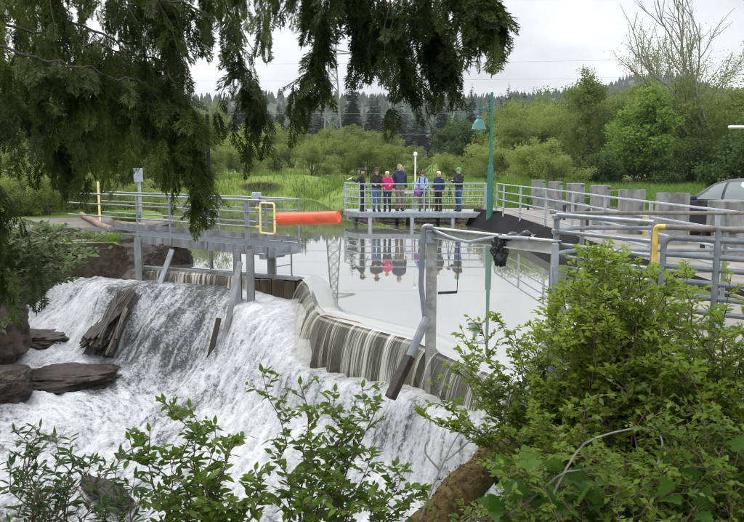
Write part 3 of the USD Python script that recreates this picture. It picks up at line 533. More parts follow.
obj('top', MB().box((0, 0, .70), (.52, .30, .035), rx=.3, bev=.008), 'galvanised', st)
for x in (-.2, .2): obj('leg', MB().bar((x, 0, 0), (x, 0, .69), .045, .045), 'galvanised', st)

# green lamp post
gl = thing('green_lamp_post', 'tall dark green lamp post with a hanging bell lamp at the platform end', 'lamp post', (X_at(489.6, 26.9), 26.9, DK))
obj('base', MB().lathe([(0, -.6), (.13, -.6), (.13, .02), (.115, .05), (.11, 1.75), (.085, 1.82), (0, 1.82)], n=16), 'green_paint', gl)
obj('pole', MB().tube([(0, 0, 1.8), (0, 0, 4.45)], [.068, .05], 12), 'green_paint', gl)
obj('arm', MB().tube([(.02, 0, 3.86), (-.62, 0, 3.86)], .026, 8).tube([(.02, 0, 3.70), (-.5, 0, 3.84)], .014, 6).tube([(-.36, 0, 3.88), (-.30, 0, 4.45)], .014, 6), 'green_paint', gl)
sh_ = obj('lamp_shade', MB().lathe([(0, 3.62), (.06, 3.62), (.09, 3.56), (.075, 3.50), (.14, 3.44), (.20, 3.34), (.25, 3.18), (.29, 3.12), (.28, 3.11), (.235, 3.17), (.18, 3.32), (0, 3.42)], (-.46, 0, .0), n=22), 'teal_shade', gl)
obj('hanger', MB().tube([(-.46, 0, 3.6), (-.46, 0, 3.87)], .016, 6), 'green_paint', gl)
obj('lamp_glass', MB().lathe([(0, 3.10), (.15, 3.13), (.2, 3.18), (0, 3.3)], (-.46, 0, 0), n=16), 'lamp_glass', sh_)

# ------------------------------------------------------------------ right: lined bank, walkway, railing, posts
LT = [(4.15, 29.0), (4.75, 26.2), (5.0, 19.2), (5.1, 12.0), (5.25, 8.0)]; LB = [(3.75, 28.4), (4.05, 25.2), (4.10, 19.0), (4.05, 13.0), (4.0, 9.5)]
lt, lb_ = np.array(curve(np.array(LT), 60)), np.array(curve(np.array(LB), 60))
rows = []
for k, t in enumerate(np.linspace(0, 1, 9)):
    q = lt * (1 - t) + lb_ * t; z = .62 - .78 * t; wob = (meshkit.fbm(np.column_stack([q * 0.9, np.full(60, k * .3)]), 3, 3) - .5) * .05 * math.sin(PI * min(1, t + .1))
    rows.append(np.column_stack([q, z + wob]))
V = np.stack(rows, 1); a, b = V.shape[:2]; i, j = np.meshgrid(np.arange(a - 1), np.arange(b - 1), indexing='ij'); k = i * b + j
liner = thing('liner_bank', 'black rubber-lined sloping bank along the right side of the pond', 'bank wall')
obj('sheet', (V.reshape(-1, 3), np.stack([k, k + b, k + b + 1, k + 1], -1).reshape(-1, 4)), 'liner', liner, smooth=True)
obj('end_flap', MB().add(np.array([(4.1, 29.0, .62), (4.75, 26.3, .68), (4.72, 26.1, .60), (4.05, 25.2, -.2), (3.6, 28.5, -.2)]), np.array([[0, 1, 2], [0, 2, 3], [0, 3, 4]])), 'liner', liner, label='raised black end flap of the liner beside the green lamp post')
WZ = .565
walk = shapely.Polygon([(5.04, 7.0), (5.03, 12), (4.98, 19.2), (4.75, 26.2), (4.75, 30.4), (7.1, 30.4), (7.4, 22), (8.4, 14), (9, 7)])
obj('walkway', trimesh.creation.extrude_polygon(walk, .5, engine='earcut').apply_translation((0, 0, WZ - .5)), 'walk_concrete', kind='structure')
slab = shapely.Polygon([(2.15, 6.6), (2.6, 8.4), (3.4, 10.0), (4.2, 10.5), (5.02, 10.5), (5.02, 5.4), (2.9, 5.4)])
obj('near_slab', trimesh.creation.extrude_polygon(slab, 1.2, engine='earcut').apply_translation((0, 0, .50 - 1.2)), 'walk_concrete', kind='structure')
road = shapely.Polygon([(7.42, 33), (7.55, 22), (8.6, 14), (9.2, 6), (15, 6), (13.5, 14), (11.5, 24), (10.5, 33)])
obj('road', trimesh.creation.extrude_polygon(road, .2, engine='earcut').apply_translation((0, 0, .545 - .2)), 'gravel_ground', kind='structure')
wr = thing('walkway_railing', 'long grey pipe railing along the concrete walkway beside the pond', 'railing')
WRL = [(4.62, 26.9, WZ), (5.06, 19.2, WZ), (5.14, 15.0, WZ), (5.35, 10.5, WZ), (5.5, 6.5, WZ)]
railrun(wr, WRL, [1.1, .82, .54, .26], [0, 1.1, 3.4, 6.2, 8.6, 11.0, 13.4, 15.8, 18.2, 20.0], rr=.021, pr=.03, base=-.05)

def gate_block(name, D, X, w, label, kind):
    t = thing(name, label, 'concrete block', (X, D, WZ), scale=(1, 1, .93 if D < 15 else 1))
    if kind == 'box':
        obj('block', MB().box((0, 0, .85), (w * .98, w * .9, .66), rz=.42, bev=.02), 'block_concrete', t)
        obj('lower_block', MB().box((.06, -.02, .26), (w * .92, w * .86, .515), rz=.42, bev=.02), 'block_concrete', t)
        obj('lifting_eye', MB().box((.18, -w * .52, 1.10), (.10, .03, .05), bev=.01), 'dark_iron', t)
    else:
        m = trimesh.creation.cylinder(w * .56, 1.12, sections=10); T = trimesh.transformations.rotation_matrix(.3, (0, 0, 1)); m.apply_transform(T); m.apply_translation((0, 0, .56))
        obj('drum', MB().tm(m), 'block_concrete', t, smooth=False)
        obj('top_rim', MB().lathe([(w * .5, 1.121), (w * .555, 1.121), (w * .555, 1.15), (w * .5, 1.15), (w * .5, 1.121)], n=10, T=T), 'block_concrete', t, smooth=False)
    return t
BK = [(29.5, 537.5, .43, 'box', 'farthest boxy concrete block beside the walkway, nearest the lamp post'), (26.8, 554.5, .40, 'box', 'second boxy concrete block from the lamp post along the walkway'), (24.3, 574.5, .47, 'box', 'third boxy concrete block from the lamp post along the walkway'),
      (21.8, 599.5, .46, 'box', 'boxy concrete block in front of the dark picnic table'), (19.0, 631, .60, 'drum', 'rounded grey concrete block just right of the picnic table'), (16.6, 672, .66, 'drum', 'rounded grey concrete block left of the parked car'), (14.2, 733, .72, 'box', 'largest nearest concrete block in front of the parked car')]
for D, px, w, kd, lab in BK: gate_block('concrete_block', D, X_at(px, D), w, lab, kd)
for n_, (px, py) in enumerate(((528, 210), (564, 220), (587, 226), (652, 241), (702, 252))):
    c = P(px, py, WZ); t = thing('iron_stub', ('black iron stub post at the walkway edge below the farthest concrete block', 'black iron stub post below the third concrete block', 'black iron stub post below the block by the picnic table', 'black iron stub post between the two rounded blocks', 'nearest black iron stub post left of the largest block')[n_], 'stub post', c)
    obj('shaft', MB().lathe([(0, 0), (.05, 0), (.05, .42), (0, .42)], n=12), 'dark_iron', t); obj('cap', MB().lathe([(0, .42), (.07, .42), (.07, .48), (.04, .52), (0, .52)], n=12), 'dark_iron', t)
for n_, (D0, D1, X0, X1) in enumerate(((29.2, 26.9, X_at(545, 29.2), X_at(552, 26.9)), (26.6, 24.5, X_at(558, 26.6), X_at(570, 24.5)), (24.0, 22.0, X_at(580, 24), X_at(593, 22)), (21.4, 19.3, X_at(604, 21.4), X_at(622, 19.3)))):
    obj('low_panel', MB().bar((X0 - .1, D0, WZ + .42), (X1 - .1, D1, WZ + .42), .04, .30, bev=.008).bar((X0 - .1, D0 - .3, WZ), (X0 - .1, D0 - .3, WZ + .3), .05, .05), 'galvanised', label=('low grey panel between the first and second concrete blocks', 'low grey panel between the second and third concrete blocks', 'low grey panel between the third and fourth concrete blocks', 'low grey panel between the fourth block and the rounded block')[n_], cat='panel')
pt = thing('picnic_table', 'dark weathered picnic table in the grass behind the concrete blocks', 'picnic table', (X_at(610, 31), 31, .5), .15)
for k in range(4): obj('top_plank', MB().box((0, -.27 + .18 * k, .75), (1.7, .165, .04), bev=.006), 'old_wood', pt)
for y in (-.68, .68): obj('seat_plank', MB().box((0, y, .44), (1.7, .25, .04), bev=.006), 'old_wood', pt)
for x in (-.6, .6):
    obj('crossbar', MB().bar((x, -.78, .40), (x, .78, .40), .05, .09), 'old_wood', pt)
    for s in (-1, 1): obj('leg', MB().bar((x + .05, s * .68, 0), (x + .05, s * .25, .73), .05, .1), 'old_wood', pt)
c = P(645, 219, WZ); yb = thing('yellow_valve', 'yellow valve stand between the rounded blocks behind the railing', 'valve', (X_at(646, 18.6), 18.6, WZ - .15), scale=.8)
obj('barrel', MB().lathe([(0, 0), (.14, 0), (.14, .06), (.09, .08), (.09, .62), (.12, .64), (.12, .70), (.07, .80), (0, .83)], n=14), 'yellow_paint', yb)
obj('outlet', MB().tube([(-.2, 0, .48), (.2, 0, .48)], .055, 10).tube([(0, 0, .48), (0, -.18, .48)], .065, 10), 'dark_iron', yb)
yb2 = thing('yellow_valve', 'small yellow cap beside the car wheel left of the largest block', 'valve', (X_at(687, 17.2), 17.2, WZ - .2), scale=.8)
obj('cap', MB().lathe([(0, 0), (.10, 0), (.10, .52), (.13, .54), (.13, .62), (.06, .70), (0, .71)], n=14), 'yellow_paint', yb2)

# ------------------------------------------------------------------ near steelwork
pp = thing('steel_post', 'weathered grey steel post standing at the weir with pipe beside it', 'post')
pz = POSTX; top = Q(431, 231, pz[1])
obj('post', wbeam(MB(), (pz[0], pz[1], top[2]), (pz[0], pz[1], -1.2), .13, .14), 'lichen_steel', pp)
obj('pipe', MB().tube(fillet([Q(421, 285, pz[1] - .1), Q(423.5, 226, pz[1] - .1), Q(433, 227, pz[1] - .14)], .08), .035, 10).tube([Q(421, 285, pz[1] - .1), Q(425, 318, pz[1] - .1)], .035, 10), 'galvanised', pp)
obj('bolt_plate', MB().box(Q(431, 238, pz[1] - .09), (.17, .012, .14), bev=.003), 'galvanised_light', pp)
stt = thing('leaning_strut', 'grey steel pipe strut leaning from the post base into the rapids', 'strut')
s0, s1, s2 = Q(427, 318, pz[1] - .16), Q(409, 358, pz[1] - .35), Q(390, 398, pz[1] - .6)
obj('pipe', MB().tube([s0, s1], .055, 12), 'galvanised', stt); obj('sleeve', MB().bar(s1 + (s0 - s1) * .05, s2, .12, .11, bev=.01), 'wet_bark', stt)
bm = thing('cross_beam', 'pale aluminium beam spanning from the steel post to the right bank', 'beam')
e0, e1 = np.array([pz[0], pz[1], top[2] - .02]), Q(557, 247, 7.35)
bl = MB(); bl.bar(e0, e1, .012, .13); up = np.array([0, 0, .062]); bl.bar(e0 + up, e1 + up, .12, .012); bl.bar(e0 - up, e1 - up, .12, .012)
obj('beam', bl, 'aluminium_beam', bm)
hp = MB().tube(curve([e0 + (0, -.1, .05), e0 * .8 + e1 * .2 + (0, -.1, -.03), e0 * .68 + e1 * .32 + (0, -.11, -.05), e0 * .45 + e1 * .55 + (0, -.1, .035), e0 * .2 + e1 * .8 + (0, -.1, .06)], 24), .02, 10)
obj('hose', hp, 'galvanised_light', bm, label='pale hose sagging along the beam')
obj('hanging_bar', MB().bar(Q(438, 293, 9.0), Q(457, 292, 9.0), .03, .03).tube([Q(457, 292, 9.0), Q(459, 246, 8.9)], .005, 6), 'dark_iron', bm)
eb = thing('beam_support', 'grey steel support post with bracket under the right end of the beam', 'post')
CP = Q(557, 247, 7.3)
obj('bracket', MB().box((CP[0] - .02, CP[1], CP[2] - .20), (.05, .14, .48), bev=.006), 'galvanised_light', eb)
obj('post', wbeam(MB(), (CP[0] + .02, CP[1] + .02, CP[2] - .2), (CP[0] - .06, CP[1] - .3, -1.3), .14, .14), 'galvanised', eb)
obj('diagonal', MB().tube([Q(556, 318, 7.1), Q(512, 440, 6.6)], .055, 12), 'galvanised', eb)
# black bag draped on the beam
bg = thing('plastic_bag', 'crumpled black plastic sheet draped over the pale beam', 'plastic bag')
def crumple(c, size, seed, T=None):
    m = trimesh.creation.icosphere(4); v = m.vertices; n = meshkit.fbm(v * 2.2 + seed, 5, seed); r = np.abs(meshkit.fbm(v * 3.1 + seed * 2, 3, seed + 4) - .5)
    v = v * (1 + .9 * (n - .5) - 1.0 * r)[:, None] * size + np.asarray(c); return trimesh.Trimesh(v, m.faces, process=False)
obj('hanging_fold', crumple(Q(500, 251, 8.05), (.10, .09, .19), 4), 'black_plastic', bg, smooth=40)
rollp = MB().tube(curve([Q(497, 241, 8.1), Q(506, 238, 8.05), Q(517, 236, 7.95), Q(528, 235, 7.9), Q(534, 237, 7.85)], 16) + np.random.default_rng(5).normal(0, .008, (16, 3)), .045 + .02 * np.sin(np.arange(16) * 1.3), 10)
obj('rolled_fold', rollp, 'black_plastic', bg, smooth=40)

# near pipe rails on the right bank
TZ = 1.84
C0 = P(557, 215, TZ); C1 = P(655, 222.5, TZ); C2 = P(577, 213, TZ); C3 = C2 + np.array([3.2, -.05, 0])
n1r = thing('pipe_railing', 'near grey pipe railing whose corner post stands by the beam end', 'railing')
obj('post', MB().tube([C0 - (0, 0, 1.5), C0 - (0, 0, .02)], .032, 12), 'galvanised', n1r)
for dz in (0, .17, .30, .42, .53, .64):
    obj('rail', MB().tube([C0 - (0, 0, dz), C1 - (0, 0, dz)], .026 if dz == 0 else .021, 12), 'galvanised', n1r)
obj('top_rail', MB().tube(fillet([C0 + (0.0, 0, 0), C2, C3], .12), .021, 12), 'rusty_pipe', n1r)
for dz in (.16, .40, .62): obj('rail', MB().tube(fillet([C0 - (0, 0, dz), C2 - (0, 0, dz), C3 - (0, 0, dz)], .12), .022, 10), 'galvanised', n1r)
for q in (C0 - (0, 0, .17), C0 - (0, 0, .02)): obj('clamp', MB().box(q, (.09, .09, .06), bev=.015), 'galvanised', n1r)
for s in (.02, .5, .95): obj('post', MB().tube([C2 + (C3 - C2) * s - (0, 0, 1.4), C2 + (C3 - C2) * s - (0, 0, .01)], .025, 10), 'galvanised', n1r)
obj('post', MB().tube([C1 - (0, 0, 1.4), C1], .028, 10), 'galvanised', n1r)
n2r = thing('pipe_gate', 'nearest multi-rail pipe gate with a yellow-painted bent end on the right', 'gate')
G0 = P(656, 226.5, TZ); G1 = P(760, 231, TZ); g_ = G1 - G0
bend = fillet([G0 - (0, 0, .30), G0 - (0, 0, .0), G0 + g_ * .10], .10, 8)
obj('end_bend', MB().tube(np.vstack([bend]), .023, 14), 'yellow_paint', n2r, label='yellow-painted bend of the top pipe')
obj('top_rail', MB().tube([G0 + g_ * .10, G1 + g_ * .8], .023, 14), 'rusty_pipe', n2r)
H0 = G0 + g_ * .09
obj('inner_hoop', MB().tube(fillet([H0 - (0, 0, .80), H0 - (0, 0, .085), G1 + g_ * .8 - (0, 0, .095)], .09, 8), .026, 12), 'galvanised', n2r)
for dz in (.225, .325, .44, .56, .68, .80): obj('rail', MB().tube([H0 - (0, 0, dz), G1 + g_ * .8 - (0, 0, dz * 1.02 + .01)], .023, 12), 'galvanised', n2r)
for s in (.62, 1.5): obj('upright', MB().tube([G0 + g_ * s - (0, 0, 1.5), G0 + g_ * s], .028, 12), 'galvanised', n2r)

# ------------------------------------------------------------------ parked car
car = thing('parked_car', 'dark grey hatchback car parked on the right behind the concrete blocks', 'car', (X_at(687, 20.2) + .50, 18.1, .545), math.radians(90 + 20))
st_x = [-2.12, -2.05, -1.8, -1.45, -1.0, -.5, 0, .45, .75, 1.0, 1.35, 1.7, 1.95, 2.08, 2.14]          # +x = front
belt = [.62, .80, .90, .94, .95, .94, .93, .92, .91, .90, .84, .76, .66, .58, .48]
topz = [.66, .98, 1.22, 1.36, 1.46, 1.49, 1.47, 1.36, 1.20, 1.02, .93, .86, .76, .64, .50]
hw = [.66, .78, .84, .87, .88, .885, .885, .88, .88, .875, .86, .82, .74, .62, .50]
rowsc = []
for x, bz, tz, w in zip(st_x, belt, topz, hw):
    tw = w * (.70 if tz - bz > .25 else .70 + .25 * (1 - (tz - bz) / .25)); tw = min(tw, w * .93)
    lo = .22 if abs(x) < 1.9 else .30
    sec = [(w * .88, lo), (w * .97, lo + .12), (w, (lo + bz) / 2 + .08), (w * .985, bz - .03), (w * .955, bz), (tw * .4 + w * .58, bz * .5 + tz * .5), (tw, max(tz - .05, bz)), (tw * .85, max(tz - .015, bz + .01)), (tw * .45, tz), (0, tz + .01)]
    rowsc.append([(x, y, z) for y, z in sec] + [(x, -y, z) for y, z in sec[-2::-1]])
V = np.array(rowsc); a, b = V.shape[:2]; i, j = np.meshgrid(np.arange(a - 1), np.arange(b - 1), indexing='ij'); k = i * b + j
fq = np.stack([k, k + 1, k + b + 1, k + b], -1).reshape(-1, 4); vv = V.reshape(-1, 3)
caps = [[0, q, q + 1] for q in range(1, b - 1)] + [[(a - 1) * b, (a - 1) * b + q + 1, (a - 1) * b + q] for q in range(1, b - 1)]
fq3 = np.vstack([fq[:, [0, 1, 2]], fq[:, [0, 2, 3]], np.array(caps)])
obj('body', (vv, fq3), 'car_paint', car, smooth=40)
sec_ = np.array([[r[q] for q in range(10)] for r in rowsc])               # station, section point, (x, y, z) on the +y side
def side_y(x, z):
    p = np.stack([[np.interp(x, st_x, sec_[:, q, c]) for c in (1, 2)] for q in range(3, 8)]); return np.interp(z, p[:, 1], p[:, 0])
def side_glass(xa0, xa1, xb0, xb1, s):                                   # trapezium on the body's own curve: bottom xa0..xa1, top xb0..xb1
    V = []
    for v_ in np.linspace(0, 1, 5):
        for u_ in np.linspace(0, 1, 9):
            x = (xa0 + (xa1 - xa0) * u_) * (1 - v_) + (xb0 + (xb1 - xb0) * u_) * v_; z = np.interp(x, st_x, belt) + .03 + (np.interp(x, st_x, topz) - np.interp(x, st_x, belt) - .12) * v_; V.append((x, s * (side_y(x, z) + .008), z))
    k = (np.arange(4)[:, None] * 9 + np.arange(8)).ravel(); F = np.stack([k, k + 1, k + 10, k + 9], 1); return V, (F if s < 0 else F[:, ::-1])
for s in (-1, 1):
    for q in ((-.08, .78, -.05, .30), (-.98, -.16, -.90, -.14), (-1.5, -1.06, -1.25, -.98)):
        obj('side_window', MB().add(*side_glass(*q, s)), 'window_glass', car, smooth=True)
    obj('mirror', MB().box((.66, s * .99, .98), (.12, .20, .13), bev=.035).bar((.68, s * .86, .94), (.66, s * .95, .95), .04, .04), 'car_paint', car)
    obj('door_handle', MB().box((-.02 - .0, s * .895, .80), (.16, .03, .03), bev=.008), 'car_paint', car)
    obj('door_seam', MB().bar((.80, s * .882, .34), (.84, s * .875, .86), .012, .006, up=(0, 1, 0)), 'dark_iron', car)
    obj('headlight', MB().box((1.93, s * .60, .66), (.22, .26, .14), rz=-s * .5, bev=.04), 'lamp_glass', car)
    for x in (1.32, -1.30):
        T = trimesh.transformations.rotation_matrix(PI / 2, (1, 0, 0))
        wh = obj('wheel', MB().lathe([(.20, -.09), (.28, -.10), (.31, -.08), (.32, -.03), (.32, .03), (.31, .08), (.28, .10), (.20, .09), (.2, -.09)], (x, s * .80, .32), 26, T), 'black_rubber', car)
        rm = MB().lathe([(0, -.03), (.2, -.03), (.2, .03), (0, .03)], (x, s * .84, .32), 20, T)
        for q in range(5): rm.bar((x, s * .885, .32), (x + .19 * math.cos(q * 1.2566), s * .885, .32 + .19 * math.sin(q * 1.2566)), .05, .03, up=(0, 1, 0))
        obj('rim', rm, 'chrome', wh)
        obj('wheel_arch', MB().lathe([(.33, -.02), (.37, -.02), (.37, .05), (.33, .05), (.33, -.02)], (x, s * .868, .33), 26, T), 'dark_iron', car)

# street-lamp arm entering at the right
lar = thing('street_lamp', 'white street lamp head reaching in at the right edge', 'street lamp')
c = Q(737, 127, 24.0); d_ = c + np.array([2.2, .3, -.05])
obj('lamp_head', MB().box(c, (.55, .16, .09), bev=.03), 'white_paint', lar); obj('arm', MB().tube([c + (.2, 0, 0), d_], .04, 10), 'white_paint', lar); obj('pole', MB().tube([d_ + (0, 0, .1), (d_[0], d_[1], .4)], [.05, .08], 12), 'galvanised', lar)

# ------------------------------------------------------------------ people
def ball(c, r):
    s = m3.Manifold.sphere(1.0, 16); r = (r, r, r) if np.ndim(r) == 0 else r
    return s.scale([float(q) for q in r]).translate([float(q) for q in c])
def bone(a, ra, b, rb): return m3.Manifold.batch_hull([ball(a, ra), ball(b, rb)])
def fuse(parts, edge=.03, it=6, hold=None):
    m = m3.Manifold.batch_boolean(parts, m3.OpType.Add).refine_to_length(edge).to_mesh()
    t = trimesh.Trimesh(m.vert_properties[:, :3], m.tri_verts, process=True)
    trimesh.smoothing.filter_taubin(t, .5, .53, it); return t
def arr(*a): return np.array(a, float)
def hand(w, d, up, side):
    """Palm with four curled fingers and a thumb, from the wrist w along d."""
    d = d / np.linalg.norm(d); o = np.cross(d, up); o /= np.linalg.norm(o); n = np.cross(o, d); pc = w + d * .05
    parts = [m3.Manifold.batch_hull([ball(w + d * .012, .024), ball(pc + o * .028 + d * .03, .014), ball(pc - o * .028 + d * .03, .014)])]
    for k, (q, L) in enumerate(((-.030, .062), (-.010, .074), (.010, .070), (.029, .055))):
        a = pc + o * q + d * .032; b = a + d * L * .5 - n * .008; c = b + d * L * .36 - n * .03
        parts += [bone(a, .0095, b, .009), bone(b, .009, c, .008)]
    a = w + d * .025 - o * .026 * side; b = a + d * .03 - o * .028 * side; c = b + d * .028 - o * .006 * side - n * .012
    return parts + [bone(a, .012, b, .010), bone(b, .010, c, .009)]
def person(label, px, D, H, turn, jacket, trousers, hat=None, hair='grey_hair', arms=None, lean=0.0, female=False, stride=.0, head_turn=0.0, extras=None, coat_len=0.0, bulk=1.0):
    z0 = DK + .004; k = H / 1.75
    t = thing('person', label, 'person', (X_at(px, D), D, z0), turn, scale=k)
    sw = (.165 if female else .19) * bulk; hwid = .095
    sh = {s: arr(s * sw, .0 + lean * .2, 1.405) for s in (-1, 1)}
    arms = arms or {-1: (arr(-.27, .03, 1.14), arr(-.22, -.12, .93)), 1: (arr(.27, .03, 1.14), arr(.22, -.12, .93))}
    hip = {s: arr(s * hwid, 0, .93) for s in (-1, 1)}; kn = {s: arr(s * (.10 + stride * .3), -.03 - s * stride * .5, .50) for s in (-1, 1)}; an = {s: arr(s * (.11 + stride * .5), .02 - s * stride, .085) for s in (-1, 1)}
    hc = arr(0, -.03 + lean * .3, 1.632); R = trimesh.transformations.rotation_matrix(head_turn, (0, 0, 1))[:3, :3]
    hp_ = lambda x, y, z: hc + R @ arr(x, y, z)
    skin = [bone(arr(0, .01 + lean * .25, 1.44), .058, hc + (0, .01, -.06), .052), ball(hc + (0, .005, .015), (.077, .095, .108)), m3.Manifold.batch_hull([ball(hp_(0, -.03, -.05), (.052, .055, .045)), ball(hp_(0, -.055, -.085), (.026, .022, .02))]),
            m3.Manifold.batch_hull([ball(hp_(0, -.092, .018), .010), ball(hp_(0, -.108, -.022), .015)]), ball(hp_(0, -.086, -.058), (.024, .012, .009)), ball(hp_(.078, .01, -.005), (.012, .022, .032)), ball(hp_(-.078, .01, -.005), (.012, .022, .032)), ball(hp_(0, -.082, .035), (.05, .014, .01)),
            m3.Manifold.batch_hull([ball(sh[-1], .055), ball(sh[1], .055), ball(arr(0, 0, 1.15), (.13, .09, .1))]), m3.Manifold.batch_hull([ball(arr(0, 0, 1.15), (.13, .09, .1)), ball(arr(0, 0, .95), (.145, .095, .08))])]
    for s in (-1, 1):
        el, wr_ = arms[s]; skin += [bone(sh[s], .05, el, .038), bone(el, .038, wr_, .027)] + hand(wr_, wr_ - el, arr(0, -.3, 1.0), s)
        skin += [bone(hip[s], .075, kn[s], .05), bone(kn[s], .05, an[s], .036), bone(an[s], .036, an[s] + (0, -.13, -.05), .03)]
    bd_ = obj('body', fuse(skin, .022, 4), 'skin', t, smooth=True)
    for s in (-1, 1): obj('eye', MB().tm(trimesh.creation.icosphere(1, .011).apply_translation(hp_(s * .03, -.086, .018))), 'black_plastic', bd_, smooth=True)
    jb = .96 - coat_len
    jk = [m3.Manifold.batch_hull([ball(sh[-1], .05), ball(sh[1], .05), ball(arr(0, .01 + lean * .25, 1.475), .07)]), m3.Manifold.batch_hull([ball(sh[-1] + (0, 0, -.02), .070), ball(sh[1] + (0, 0, -.02), .070), ball(arr(0, 0, 1.2), (.175 * bulk, .125, .12))]), m3.Manifold.batch_hull([ball(arr(0, 0, 1.2), (.175 * bulk, .125, .12)), ball(arr(0, 0, jb + .06), (.19 * bulk, .135, .07))]), m3.Manifold.batch_hull([ball(arr(0, .0 + lean * .2, 1.46), (.082, .075, .045)), ball(arr(0, 0, 1.40), (.13, .085, .05))])]
    for s in (-1, 1):
        el, wr_ = arms[s]; e2 = el + (wr_ - el) * .93; jk += [bone(sh[s] + (0, 0, -.015), .070, el, .060), bone(el, .062, e2, .046)]
    jm = fuse(jk, .03, 6); jm.vertices += (meshkit.fbm(jm.vertices * (9, 9, 14) + px, 3, int(px)) - .5)[:, None] * jm.vertex_normals * .035; obj('jacket', jm, jacket, t, smooth=True)
    tr = [m3.Manifold.batch_hull([ball(arr(0, 0, 1.0), (.155, .108, .06)), ball(hip[-1] + (-.02, 0, -.04), .095), ball(hip[1] + (.02, 0, -.04), .095)])]
    for s in (-1, 1): tr += [bone(hip[s], .098, kn[s], .07), bone(kn[s], .07, an[s] + (0, 0, .0), .058)]
    tm2 = fuse(tr, .03, 5); tm2.vertices += (meshkit.fbm(tm2.vertices * (10, 10, 16) + px, 3, int(px) + 3) - .5)[:, None] * tm2.vertex_normals * .03; obj('trousers', tm2, trousers, t, smooth=True)
    for s in (-1, 1): obj('shoe', fuse([m3.Manifold.batch_hull([ball(an[s] + (0, .03, -.04), .045), ball(an[s] + (0, -.14, -.053), (.042, .05, .032)), ball(an[s] + (0, .03, .02), .046)])], .03, 2), 'shoe', t, smooth=True)
    if hair: obj('hair', fuse([m3.Manifold.batch_hull([ball(hp_(0, .022, .04), (.087, .098, .098)), ball(hp_(0, .06, -.04), (.066, .05, .05))]) - ball(hp_(0, -.13, -.055), (.085, .085, .10)) if True else None], .02, 2), hair, t, smooth=True)
    if hat == 'brim': obj('hat', MB().lathe([(0, .17), (.06, .168), (.088, .15), (.098, .075), (.165, .062), (.17, .066), (.17, .056), (.098, .055), (0, .055)], hp_(0, 0, 0), 24), 'brown_felt', t, smooth=40)
    if hat and hat != 'brim':
        cp = [ball(hp_(0, .006, .045), (.094, .108, .092)) - ball(hp_(0, 0, -.08), (.2, .2, .1))] + [m3.Manifold.batch_hull([ball(hp_(-.05, -.10, .045), .012), ball(hp_(.05, -.10, .045), .012), ball(hp_(0, -.165, .03), .012)])]
        obj('cap', fuse(cp, .02, 2), hat, t, smooth=True)
    if extras: extras(t)
    return t
def A(l, r): return {-1: (arr(*l[0]), arr(*l[1])), 1: (arr(*r[0]), arr(*r[1]))}
rest = ((-.25, .02, 1.15), (-.23, -.20, 1.05)); restr = ((.25, .02, 1.15), (.23, -.20, 1.05))
down = ((-.25, .03, 1.14), (-.25, -.03, .88)); downr = ((.25, .03, 1.14), (.25, -.03, .88))
p1 = person('leftmost person, in black jacket and cap, turned sideways holding a white sheet', 362.5, 28.85, 1.70, 1.35, 'black_cloth', 'black_cloth', 'black_cloth', 'brown_hair', A(((-.25, .18, 1.22), (-.17, .38, 1.30)), ((.26, .04, 1.14), (.22, -.12, .95))), lean=.1)
_k, _a = 1.70 / 1.75, 1.35; _l = arr(-.15, .50, 1.33) * _k; c = arr(X_at(362.5, 28.85) + _l[0] * math.cos(_a) - _l[1] * math.sin(_a), 28.85 + _l[0] * math.sin(_a) + _l[1] * math.cos(_a), DK + _l[2])
obj('paper_sheet', MB().box(c, (.20, .14, .012), rz=.3, ry=-.35, bev=.004), 'white_paint', label='small white folded paper in the hand of the leftmost person', cat='paper')
person('person in a wide brown hat, black jacket and blue jeans', 376.5, 28.64, 1.68, .28, 'black_cloth', 'jeans', 'brim', 'brown_hair', A(((-.26, -.10, 1.19), (-.20, -.36, 1.13)), ((.26, -.06, 1.18), (.12, -.34, 1.13))), bulk=1.1, lean=-.1, head_turn=-.3)
person('short person in a magenta jacket with white hair and dark trousers', 387.3, 28.6, 1.58, -.2, 'magenta_cloth', 'navy_cloth', None, 'white_hair', A(((-.22, .02, 1.14), (-.12, -.20, 1.06)), ((.24, -.10, 1.18), (.20, -.36, 1.16))), female=True, bulk=1.08, coat_len=.06, lean=-.08)
person('tallest person, grey hair, navy jacket and khaki trousers', 399.5, 29.1, 1.85, .35, 'navy_cloth', 'khaki_cloth', None, 'grey_hair', A(down, downr), bulk=1.06, head_turn=.5)
def pack(t):
    for s in (-1, 1): obj('backpack_strap', MB().tube(curve([(s * .11, .08, 1.47), (s * .12, -.06, 1.47), (s * .115, -.135, 1.3), (s * .15, -.10, 1.12)], 10), .02, 6), 'navy_cloth', t)
    obj('backpack', MB().box((0, .2, 1.27), (.30, .17, .44), bev=.06), 'navy_cloth', t)
person('person in a light blue jacket with dark backpack straps and dark hat', 422.3, 29.0, 1.57, -.25, 'sky_cloth', 'grey_cloth', 'brown_felt', 'brown_hair', A(((-.24, .02, 1.14), (-.26, -.12, .93)), ((.22, .02, 1.14), (.16, -.18, 1.05))), female=True, extras=pack)
hb = thing('handbag', 'small purple bag hanging beside the person in light blue', 'bag', (X_at(417, 28.9), 28.8, DK + .62))
obj('bag_body', MB().box((0, 0, .14), (.26, .12, .28), bev=.05), 'purple_cloth', hb); obj('handle', MB().tube(curve([(-.08, 0, .27), (-.05, 0, .42), (.05, 0, .42), (.08, 0, .27)], 9), .012, 6), 'purple_cloth', hb)
person('white-haired person in dark navy coat and black trousers', 438.5, 28.9, 1.58, -.75, 'navy_cloth', 'black_cloth', None, 'white_hair', A(((-.25, .02, 1.14), (-.2, -.2, 1.0)), downr), female=True, coat_len=.12, bulk=1.12)
